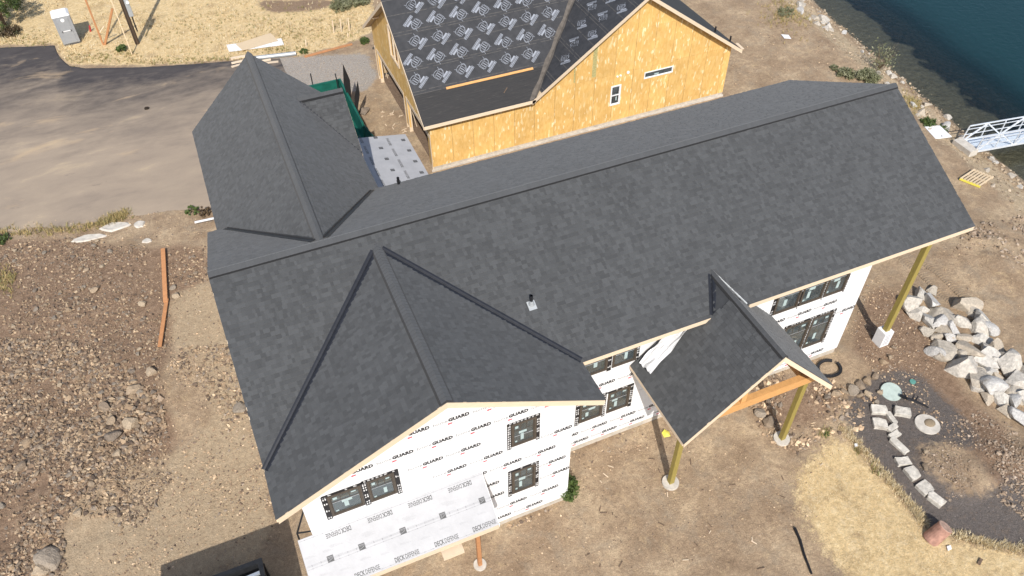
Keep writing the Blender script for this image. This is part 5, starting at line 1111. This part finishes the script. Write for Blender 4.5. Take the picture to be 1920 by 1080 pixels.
p, q = g(468, 110, .15), g(555, 100, .15); tag(MB().cyl(p, q, .14, .14, 16).build('pipe', 'grey_metal'), 'grey round pipe lying beside the pale boards', 'pipe')
for i, (a, b, h) in enumerate((((626, 62), (622, 40), .9), ((640, 60), (636, 38), .9), ((655, 58), (652, 37), .9), ((574, 88), (571, 75), .5), ((652, 70), (650, 58), .3))):
    p = g(*a); tag(MB().bar(p-Vector((0, 0, .1)), p+Vector((.05, .03, h)), .06, .06).build('stake', 'pine'), ['leftmost of three wooden stakes in dry grass', 'middle of three wooden stakes in dry grass', 'rightmost of three upright wooden stakes in dry grass', 'lone short stake near the green weeds', 'short leaning stake below the three upright ones'][i], 'stake', 'survey stakes')
# portable toilet
pt = thing('portable_toilet', (-6.3, 38.25, 0), 'grey portable toilet with white roof above the driveway', 'toilet'); a = math.atan2(.1, 1.06); ux, uy = Vector((math.cos(a), math.sin(a)-.02, 0)), Vector((-math.sin(a), math.cos(a), 0)); o0 = Vector((-6.85, 37.68, .0)); w_, d_, h_ = 1.08, 1.1, 2.0
MB().obox(o0+ux*.02+uy*.02, ux*(w_-.04), uy*(d_-.04), (0, 0, .12)).build('base', 'potty_dark', pt)
MB().obox(o0+Vector((0, 0, .12)), ux*w_, uy*d_, (0, 0, h_-.12)).build('body', 'potty', pt, .02)
dr = MB().obox(o0+ux*.2-uy*.025+Vector((0, 0, .16)), ux*.7, uy*.03, (0, 0, 1.72)).build('door', 'potty', pt, .01)
MB().obox(o0+ux*.26-uy*.04+Vector((0, 0, 1.0)), ux*.56, uy*.014, (0, 0, .05)).build('handle', 'white', dr)
for s_ in (.24, .78): MB().obox(o0+ux*s_-uy*.05+Vector((0, 0, .95)), ux*.07, uy*.02, (0, 0, .12)).build('latch', 'potty_dark', dr)
MB().cyl(o0+ux*.55-uy*.028+Vector((0, 0, 1.78)), o0+ux*.55-uy*.04+Vector((0, 0, 1.78)), .12, .12, 18).build('sign', 'white', dr)
for s_ in (.03, .14, .95, 1.03): MB().obox(o0+ux*s_-uy*.012+Vector((0, 0, .14)), ux*.025, uy*.014, (0, 0, h_-.16)).build('rib', 'potty', pt)
rf = [o0-ux*.03-uy*.03, o0+ux*(w_+.03)-uy*.03, o0+ux*(w_+.03)+uy*(d_+.03), o0-ux*.03+uy*(d_+.03)]; m = MB(); zt = Vector((0, 0, h_)); c0 = [p+zt+Vector((0, 0, .02)) for p in rf]; cc = o0+ux*w_/2+uy*d_/2; c1 = [cc+(p-cc)*.72+zt+Vector((0, 0, .16)) for p in rf]
m.add(c0+c1, [(0, 1, 5, 4), (1, 2, 6, 5), (2, 3, 7, 6), (3, 0, 4, 7), (4, 5, 6, 7), (3, 2, 1, 0)]); m.build('roof', 'white', pt, .02)
tag(MB().cyl(Vector((-5.1, 39.2, .02)), Vector((-5.02, 39.15, .42)), .07, .06, 10).cyl(Vector((-5.02, 39.15, .42)), Vector((-5.01, 39.14, .5)), .03, .02, 8).build('red_canister', 'red'), 'small red canister in the shadow of the portable toilet', 'canister')
# utility pole, meter, braces
up = thing('utility_pole', (-2.24, 36.07, 0), 'dark wooden utility pole with grey meter box', 'utility pole'); MB().cyl((-2.24, 36.07, -.3), (-2.24, 36.07, 9.0), .15, .11, 14).build('pole', 'pole', up)
mb = MB().box((-2.10, 35.84, 2.0), (-1.82, 36.02, 3.3)).build('meter_box', 'grey_metal', up, .01); MB().cyl((-1.9, 35.83, 3.0), (-1.9, 35.74, 3.0), .1, .1, 14).build('meter', 'white', mb); MB().cyl((-1.96, 35.95, 0.9), (-1.96, 35.95, 2.0), .045, .045, 8).build('conduit', 'black_pipe', up)
tag(MB().bar((-2.70, 34.6, -.1), (-2.72, 34.9, 6.0), .06, .06).build('slim_pole', 'ply'), 'slim pale pole standing in front of the utility pole', 'pole')
br = thing('timber_brace', (-4.38, 36.85, 0), 'orange timber brace left of the utility pole', 'brace'); MB().bar((-4.4, 36.87, 0), (-4.35, 36.95, 4.6), .11, .11).build('upright', 'cedar', br); MB().bar((-4.3, 36.83, 0), (-2.95, 36.2, 2.6), .11, .13).build('diagonal', 'cedar', br)
MB().bar((-4.3, 36.87, .9), (-3.9, 36.66, 1.35), .06, .05).build('tie', 'pine', br)
# green dumpster behind the rear wing
DX0, DX1, DY0, DY1, DH = 6.35, 8.85, 18.2, 23.3, 1.5
gd = thing('dumpster', (7.6, 21, 0), 'dark green steel dumpster with open door behind the house', 'dumpster'); m = MB()
m.box((DX0, DY1-.06, .15), (DX1, DY1, DH)); m.box((DX0, DY0, .15), (DX0+.06, DY1-.061, DH)); m.box((DX1-.06, DY0, .15), (DX1, DY1-.061, DH)); m.box((DX0+.061, DY0, .15), (DX1-.061, DY1-.061, .25)); m.build('body', 'green_steel', gd)
MB().box((DX0-.03, DY1-.08, DH+.001), (DX1+.04, DY1+.03, DH+.09)).box((DX1-.08, DY0, DH+.001), (DX1+.04, DY1-.081, DH+.09)).box((DX0-.03, DY0, DH+.001), (DX0+.08, DY1-.081, DH+.09)).build('rim', 'green_steel', gd)
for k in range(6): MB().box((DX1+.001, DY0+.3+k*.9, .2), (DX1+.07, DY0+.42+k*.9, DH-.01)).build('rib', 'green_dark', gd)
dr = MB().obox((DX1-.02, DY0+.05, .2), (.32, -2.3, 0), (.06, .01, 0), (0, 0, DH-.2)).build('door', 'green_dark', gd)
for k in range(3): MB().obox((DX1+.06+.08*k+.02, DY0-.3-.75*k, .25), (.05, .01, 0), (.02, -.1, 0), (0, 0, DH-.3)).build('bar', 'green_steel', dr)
MB().box((DX1+.042, DY0+.6, DH-.2), (DX1+.06, DY0+1.0, DH+.05)).build('rusty_patch', 'rust', gd)
for (a, b, w, lb) in (((588, 166), (583, 138), .06, 'thin black rod standing in the dumpster, farthest left'), ((634, 166), (630, 138), .06, 'thin black rod standing at the dumpster rear corner')):
    p = g(*a, 1.3); tag(MB().bar(p, p+Vector((0, 0, 1.0)), w, w).build('rod', 'black_steel'), lb, 'rod')
for p0, p1, w, lb in ((Vector((8.95, 21.6, 1.2)), Vector((8.95, 21.9, 3.3)), .5, 'tall black leaf shaped plank leaning in the dumpster'), (Vector((9.05, 20.6, 1.0)), Vector((9.45, 20.9, 2.6)), .4, 'shorter black plank leaning out beside the tall one')):
    d_ = p1-p0; s_ = Vector((.9, .3, 0)); m = MB().prism([p0-s_*w*.25, p0+s_*w*.25, p0+d_*.5+s_*w*.5, p1, p0+d_*.45-s_*w*.45], (0, .04, 0)); tag(m.build('black_plank', 'black_steel'), lb, 'plank')
# black open-top container at the lower left corner
bc = thing('container', (-3.0, -7.6, 0), 'black open-top steel container cut off at the bottom left corner', 'container'); BX0, BX1, BY0, BY1, BH = -5.6, -1.17, -9.4, -6.0, 2.5
m = MB(); m.box((BX0, BY1-.06, .1), (BX1, BY1, BH)).box((BX1-.06, BY0, .1), (BX1, BY1-.061, BH)).box((BX0, BY0, .1), (BX0+.06, BY1-.061, BH)).box((BX0+.061, BY0, .1), (BX1-.061, BY1-.061, .2)).box((BX0+.061, BY0, .2), (BX1-.061, BY0+.06, BH)); m.build('body', 'black_steel', bc)
m = MB().box((BX0-.04, BY1-.1, BH+.001), (BX1+.05, BY1+.05, BH+.12)).box((BX1-.1, BY0, BH+.001), (BX1+.05, BY1-.101, BH+.12)); m.build('rim', 'black_steel', bc)
for k in range(5): MB().box((BX1+.001, BY0+.4+k*.7, .15), (BX1+.08, BY0+.5+k*.7, BH-.02)).build('rib', 'black_steel', bc)
MB().bar((BX0, BY1-.5, BH-.1), (BX1, BY1-.35, BH-.05), .1, .1).bar((BX0, BY1-1.1, BH-.25), (BX1, BY1-.6, BH-.1), .1, .06).build('tarp_bar', 'galv', bc)
# black steel rack by the wing's left corner
sc_ = thing('scaffold', (0.2, -6.3, 0), 'thin black steel frame standing at the left end of the front wing', 'scaffold'); m = MB(); A_, B_, C_, D_ = gy(572, 948, -6.45), gy(557, 1000, -6.45), gy(588, 995, -6.45), gy(556, 1006, -6.45)
for a_, b_ in ((A_, B_), (A_, C_), (B_, C_)): m.cyl(a_, b_, .03, .03, 6)
m.cyl(B_, Vector((B_.x-.05, B_.y-.2, 0)), .03, .03, 6).cyl(C_, Vector((C_.x, C_.y, 0)), .03, .03, 6).cyl(gy(575, 965, -6.45), gy(580, 985, -6.45), .02, .02, 6); m.build('frame', 'black_steel', sc_)

# gangway
gw_ = thing('gangway', (40.6, 4.5, 0), 'white aluminium truss gangway leading from the bank over the lake', 'gangway'); g0 = Vector((40.45, 4.55, -.2)); gd_ = Vector((1, -.10, -.045)).normalized(); gs = Vector((.10, 1, 0)).normalized(); GL = 16.0; zu = Vector((0, 0, 1))
MB().obox(g0-gs*.55-zu*.08, gd_*GL, gs*1.1, (0, 0, .08)).build('deck', 'alu_deck', gw_)
for k in range(52): MB().obox(g0-gs*.5+gd_*(.1+k*.3)+zu*.001, gd_*.02, gs*1.0, (0, 0, .012)).build('tread', 'alu', gw_)
for s_ in (-1, 1):
    b0 = g0+gs*.57*s_; tr_ = MB().bar(b0, b0+gd_*GL, .07, .1).bar(b0+zu*0.98+gd_*.15, b0+zu*0.98+gd_*GL, .06, .06).bar(b0+zu*.75+gd_*.05, b0+zu*.75+gd_*GL, .035, .035).bar(b0+zu*.4, b0+zu*.4+gd_*GL, .035, .035).build('rail', 'alu', gw_)
    for k in range(12): MB().bar(b0+gd_*(k*1.35), b0+gd_*(k*1.35+(.12 if k == 0 else 0))+zu*0.98, .05, .05).build('upright', 'alu', gw_)
    for k in range(6):
        MB().bar(b0+gd_*(k*2.7)-gs*.04*s_, b0+gd_*(k*2.7+1.35)+zu*0.98-gs*.04*s_, .07, .07).build('brace', 'alu', gw_); MB().bar(b0+gd_*(k*2.7+1.35)+zu*0.98-gs*.04*s_, b0+gd_*(k*2.7+2.7)-gs*.04*s_, .07, .07).build('brace', 'alu', gw_)
MB().box((39.9, 3.9, -.4), (40.5, 5.2, -.02)).build('abutment', 'concrete_pale', gw_)
# pallet
pl_ = thing('pallet', g(1830, 333), 'yellow wooden pallet lying on the bank soil', 'pallet'); zb = float(height(37.8, 1.7)); p0 = g(1800, 334, zb+.15); e1 = (g(1826, 317, zb+.15)-p0); e2 = (g(1838, 349, zb+.15)-p0)
for k in range(7): MB().obox(p0+e2*(k/6.6)+zu*(0), e1, e2*(.095), (0, 0, .022)).build('slat', 'ply', pl_)
for k in (0, .46, .92): MB().obox(p0+e1*k-zu*.12, e1*.06, e2*1.0, (0, 0, .118)).build('stringer', 'yellow' if k == 0 else 'ply', pl_)
# white board on the bank
sheet('white_sheet', [g(1732, 241, -.2), g(1760, 240, -.25), g(1782, 262, -.3), g(1752, 265, -.25)], -.12, .05, 'white_board', 'white board lying on the bank beside the house roof edge', 'sheet')
sheet('white_scrap', [g(1464, 66), g(1478, 67), g(1483, 74), g(1470, 73)], .04, .03, 'white', 'small white scrap on the bare soil above the garage', 'scrap'); plank('board', g(1381, 82), g(1393, 93), .2, .04, 'pine', 'short pale board end on the soil right of the garage')
# stump
lg = thing('stump', (20.9, -13.3, 0), 'peeled reddish log stump at the edge of the straw grass', 'stump'); a_, b_ = g(1744, 1012, -.05), g(1773, 988, .6); MB().cyl(a_, b_, .30, .27, 20).build('trunk', 'log', lg); dd_ = (b_-a_).normalized(); MB().cyl(b_, b_+dd_*.015, .265, .26, 20).build('cut_face', 'log_end', lg)
m = MB(); pts = [g(1688, 741, .14), g(1700, 747, .2), g(1716, 752, .16), g(1730, 758, .1), g(1741, 764, .06)]  # black solid added in place of the branch-like shadow by the lid
for k, (a_, b_) in enumerate(zip(pts, pts[1:])): m.cyl(a_, b_, .07-.008*k, .06-.008*k, 7)
m.cyl(pts[1], g(1694, 735, .25), .04, .02, 6).cyl(pts[2], g(1722, 742, .2), .04, .02, 6); tag(m.build('branch', 'black_pipe'), 'gnarled black form standing in for a shadow across the pale green lid', 'branch')
for px, py, sz in ((1548, 748, .2), (1566, 741, .26), (1582, 738, .2), (1598, 733, .3), (1612, 724, .28), (1626, 717, .22), (1640, 708, .2), (1610, 745, .22), (1628, 741, .24), (1650, 738, .2), (1410, 760, .24), (1425, 778, .3), (1440, 795, .34), (1452, 778, .2), (1432, 748, .2), (1655, 680, .22), (1668, 671, .2)):
    p = g(px, py); put_rock('stone', RM[rr.randrange(14)], p.x, p.y, sz, rr.uniform(0, 6), 'rough tan stone in the loose line of rubble right of the porch', 'stone', 'rubble line right of the porch', .15)
# lids and slabs
def disc(p, r, th, mat, label, cat, tilt=(0, 0)):
    m = MB(); n = 28; V = []; rz = random.Random(int(r*1000)); zz = float(height(p.x, p.y)); nn = Vector((tilt[0], tilt[1], 1)).normalized(); c = Vector((p.x, p.y, zz)); m.cyl(c-nn*.05, c+nn*th, r*1.0, r*.97, n); o = m.build('lid', mat, None, .01); return tag(o, label, cat)
disc(g(1670, 736), .44, .10, 'green_lid', 'pale green round tank lid half shaded on the gravel', 'lid', (-.1, -.15)); disc(g(1738, 797), .5, .07, 'concrete_pale', 'round concrete lid with dirt on it on the dark gravel', 'lid'); disc(g(1711, 716), .13, .05, 'teal', 'small teal plastic cap in the soil above the lids', 'lid')
dp = g(1742, 795); vv = S1[0].copy()*np.array([.24, .2, .05])+np.array([dp.x, dp.y, float(height(dp.x, dp.y))+.075]); tag(link('dirt_pile', np_mesh('dirt_pile', vv, S1[1], 'pebble', tint=np.repeat(np.array([[.27, .21, .14]]), len(vv), 0), smooth=True)), 'small patch of dirt piled on the round concrete lid', 'dirt')
SL = [(1648, 768, .62, .42, .16, -.5, 'topmost curved slab of the row of white stones'), (1650, 794, .56, .5, .14, -.6, 'broad slab left of the narrow gap in the stone row'), (1692, 772, .6, .42, .2, -.65, 'single rectangular slab lying right of the stone row'), (1672, 783, .22, .62, .14, -.15, 'narrow upright slab beside the gap in the stone row'), (1673, 802, .5, .26, .14, .2, 'small slab closing the lower end of the gap'),
      (1677, 815, .5, .26, .13, .1, 'thin slab below the gap in the stone row'), (1686, 836, .3, .78, .12, .12, 'long slender slab in the middle of the stone row'), (1693, 866, .58, .38, .12, -.3, 'buff diamond shaped slab of the stone row'), (1709, 889, .46, .52, .13, -.05, 'square slab fourth from the lower end'), (1733, 916, .5, .5, .13, .1, 'white square slab second from the lower end'), (1754, 938, .34, .58, .2, .25, 'lowest slab of the stone row with a split')]
for i, (px, py, a_, b_, h_, ro, lb) in enumerate(SL):
    c = g(px, py, .1); rz = random.Random(i); P = []
    for sx, sy in ((-1, -1), (0, -1.05), (1, -1), (1.04, 0), (1, 1), (-.1, 1.06), (-1, 1), (-1.03, .1)):
        x, y = sx*a_/2*rz.uniform(.86, 1.08), sy*b_/2*rz.uniform(.86, 1.08); P.append(Vector((c.x+x*math.cos(ro)-y*math.sin(ro), c.y+x*math.sin(ro)+y*math.cos(ro), 0)))
    zz = float(height(c.x, c.y)); n8 = len(P); m = MB(); V = [Vector((p.x, p.y, zz-.06)) for p in P]+[Vector((p.x, p.y, zz+h_+rz.uniform(-.01, .01))) for p in P]; m.add(V, [tuple(range(n8, 2*n8))]+[(k, (k+1) % n8, n8+(k+1) % n8, n8+k) for k in range(n8)])
    me = m.mesh('slab', ['stone']); at_ = me.color_attributes.new('tint', 'FLOAT_COLOR', 'POINT'); ct = random.Random(i+5).uniform(.9, 1.1)
    for d_ in at_.data: d_.color = (.60*ct, .56*ct, .49*ct, 1)
    o = link('stone_slab', me); bv = o.modifiers.new('b', 'BEVEL'); bv.width = .018; bv.segments = 2; tag(o, lb, 'slab', 'row of white stone slabs')
# corrugated black pipe loop
m = MB(); c = Vector((22.55, -5.55, .08)); pts = [c+Vector((math.cos(t_)*.5, math.sin(t_)*.42, .02*math.sin(3*t_))) for t_ in np.linspace(-2.6, .25, 26)]; pts2 = [c+Vector((math.cos(t_)*.5, math.sin(t_)*.42, 0)) for t_ in np.linspace(.75, 2.9, 20)]
for pp in (pts, pts2):
    for k, (a_, b_) in enumerate(zip(pp, pp[1:])): m.cyl(a_, b_, .075, .06 if k % 2 else .075, 8)
tag(m.build('pipe_loop', 'black_pipe'), 'curled black corrugated pipe at the right house corner', 'pipe')
m = MB(); c = g(1249, 815); m.add([c+Vector((-.16, -.1, .03)), c+Vector((.1, -.16, .05)), c+Vector((.17, .06, .03)), c+Vector((.02, .2, .1)), c+Vector((-.14, .12, .04)), c+Vector((.02, .0, .12))], [(0, 1, 5), (1, 2, 5), (2, 3, 5), (3, 4, 5), (4, 0, 5)]); tag(m.build('yellow_scrap', 'yellow'), 'crumpled yellow paper on the soil beside the porch post shadow', 'scrap')
m = MB(); pts = [g(1490, 990, .05), g(1500, 1012, .05), g(1508, 1040, .06), g(1522, 1076, .05)]
for k, (a_, b_) in enumerate(zip(pts, pts[1:])): m.cyl(a_, b_, .06-.006*k, .05-.006*k, 8)
tag(m.build('branch', 'black_pipe'), 'dark bent branch lying on the soil at the bottom', 'branch')
sheet('white_scrap', [g(1774, 1026), g(1781, 1024), g(1783, 1031), g(1776, 1034)], .03, .05, 'white', 'small white scrap on the grass below the stump', 'scrap'); sheet('white_scrap', [g(1601, 834), g(1606, 833), g(1607, 839), g(1602, 840)], .03, .06, 'white', 'tiny white scrap at the gravel path edge', 'scrap')
tag(MB().bar(g(1835, 1058, .03), g(1840, 1048, .03), .1, .06).build('wood_offcut', 'bark'), 'dark wood offcut on the grass near the bottom right', 'offcut')
c = g(275, 204, .06); tag(link('dark_clod', np_mesh('dark_clod', facet_rock(5, S2, rough=.08)*.16+np.array([c.x, c.y, .08]), S2[1], 'pebble', tint=np.repeat(np.array([[.03, .022, .016]]), len(S2[0]), 0))), 'dark clod lying alone on the dusty driveway', 'clod')
tag(MB().bar(g(365, 417, .25), g(402, 409, .25), .12, .04).build('white_batten', 'white'), 'white batten beside the rear wing corner', 'batten')
# scraps of wood between house and garage
for i in range(16):
    p = g(rr.uniform(715, 770), rr.uniform(205, 252)); a_ = rr.uniform(0, 6.3); l_ = rr.uniform(.12, .4); tag(MB().bar(Vector((p.x, p.y, .04)), Vector((p.x+math.cos(a_)*l_, p.y+math.sin(a_)*l_, .05)), .045, .02).build('wood_scrap', 'pine'), 'small wood offcut scattered on the ground before the garage openings', 'offcut', 'wood scraps by the garage')
for i in range(26):
    p = g(rr.uniform(1090, 1560), rr.uniform(850, 1075)); a_ = rr.uniform(0, 6.3); l_ = rr.uniform(.08, .3); tag(MB().bar(Vector((p.x, p.y, .03)), Vector((p.x+math.cos(a_)*l_, p.y+math.sin(a_)*l_, .04)), .03, .02).build('twig', 'bark' if i % 3 else 'pine'), 'tiny twig lying on the bare soil in front of the porch', 'twig', 'twigs on the front soil')
# concrete spill by the driveway verge
for i, (px, py, a_, b_) in enumerate(((165, 447, 40, 7), (215, 425, 30, 10), (262, 420, 12, 8), (275, 452, 10, 5))):
    P = [g(px+a_*math.cos(t_)*rr.uniform(.7, 1.1), py+b_*math.sin(t_)*rr.uniform(.7, 1.1)-a_*.15*math.cos(t_)) for t_ in np.linspace(0, 6.283, 15)[:-1]]
    V = [Vector((p.x, p.y, float(height(p.x, p.y))-.02)) for p in P]; cx_ = sum(V, Vector())/len(V); zc = float(height(cx_.x, cx_.y))+.06; V2 = [cx_.lerp(v, .8) for v in V]; V2 = [Vector((v.x, v.y, zc+rr.uniform(-.02, .02))) for v in V2]; n_ = len(V)
    m = MB().add(V+V2, [(k, (k+1) % n_, n_+(k+1) % n_, n_+k) for k in range(n_)]+[tuple(range(n_, 2*n_))]); tag(m.build('concrete_spill', 'concrete_pale'), ['long white concrete spill on the verge below the driveway', 'upper white concrete spill touching the driveway edge', 'small concrete spill right of the larger ones', 'tiny concrete spill in the soil below the verge'][i], 'concrete spill')
# tyre tracks: cleat prints pressed up in the soil
m = MB()
for off in (0, 32):
    A = [g(1650+off, 455), g(1730+off, 515), g(1810+off, 590), g(1870+off, 690), g(1900+off, 760)]
    L = []
    for a_, b_ in zip(A, A[1:]):
        n_ = int((b_-a_).length/.13); L += [a_.lerp(b_, k/n_) for k in range(n_)]
    for a_, b_ in zip(L, L[1:]):
        d_ = (b_-a_).normalized(); s_ = Vector((-d_.y, d_.x, 0)); z = float(height(a_.x, a_.y))
        for k in (-1, 1):
            c = Vector((a_.x, a_.y, z))+s_*.13*k; m.obox(c-s_*.11-d_*.03*k-zu*.02, s_*.22+d_*.06*k, d_*.05, zu*.038)
me = m.mesh('tyre_tracks', ['pebble']); at_ = me.color_attributes.new('tint', 'FLOAT_COLOR', 'POINT'); at_.data.foreach_set('color', np.tile(np.array([.29, .22, .15, 1], np.float32), len(me.vertices)))
stuff(link('tyre_tracks', me), 'pair of tyre tracks pressed into the soil above the boulders', 'tyre tracks')
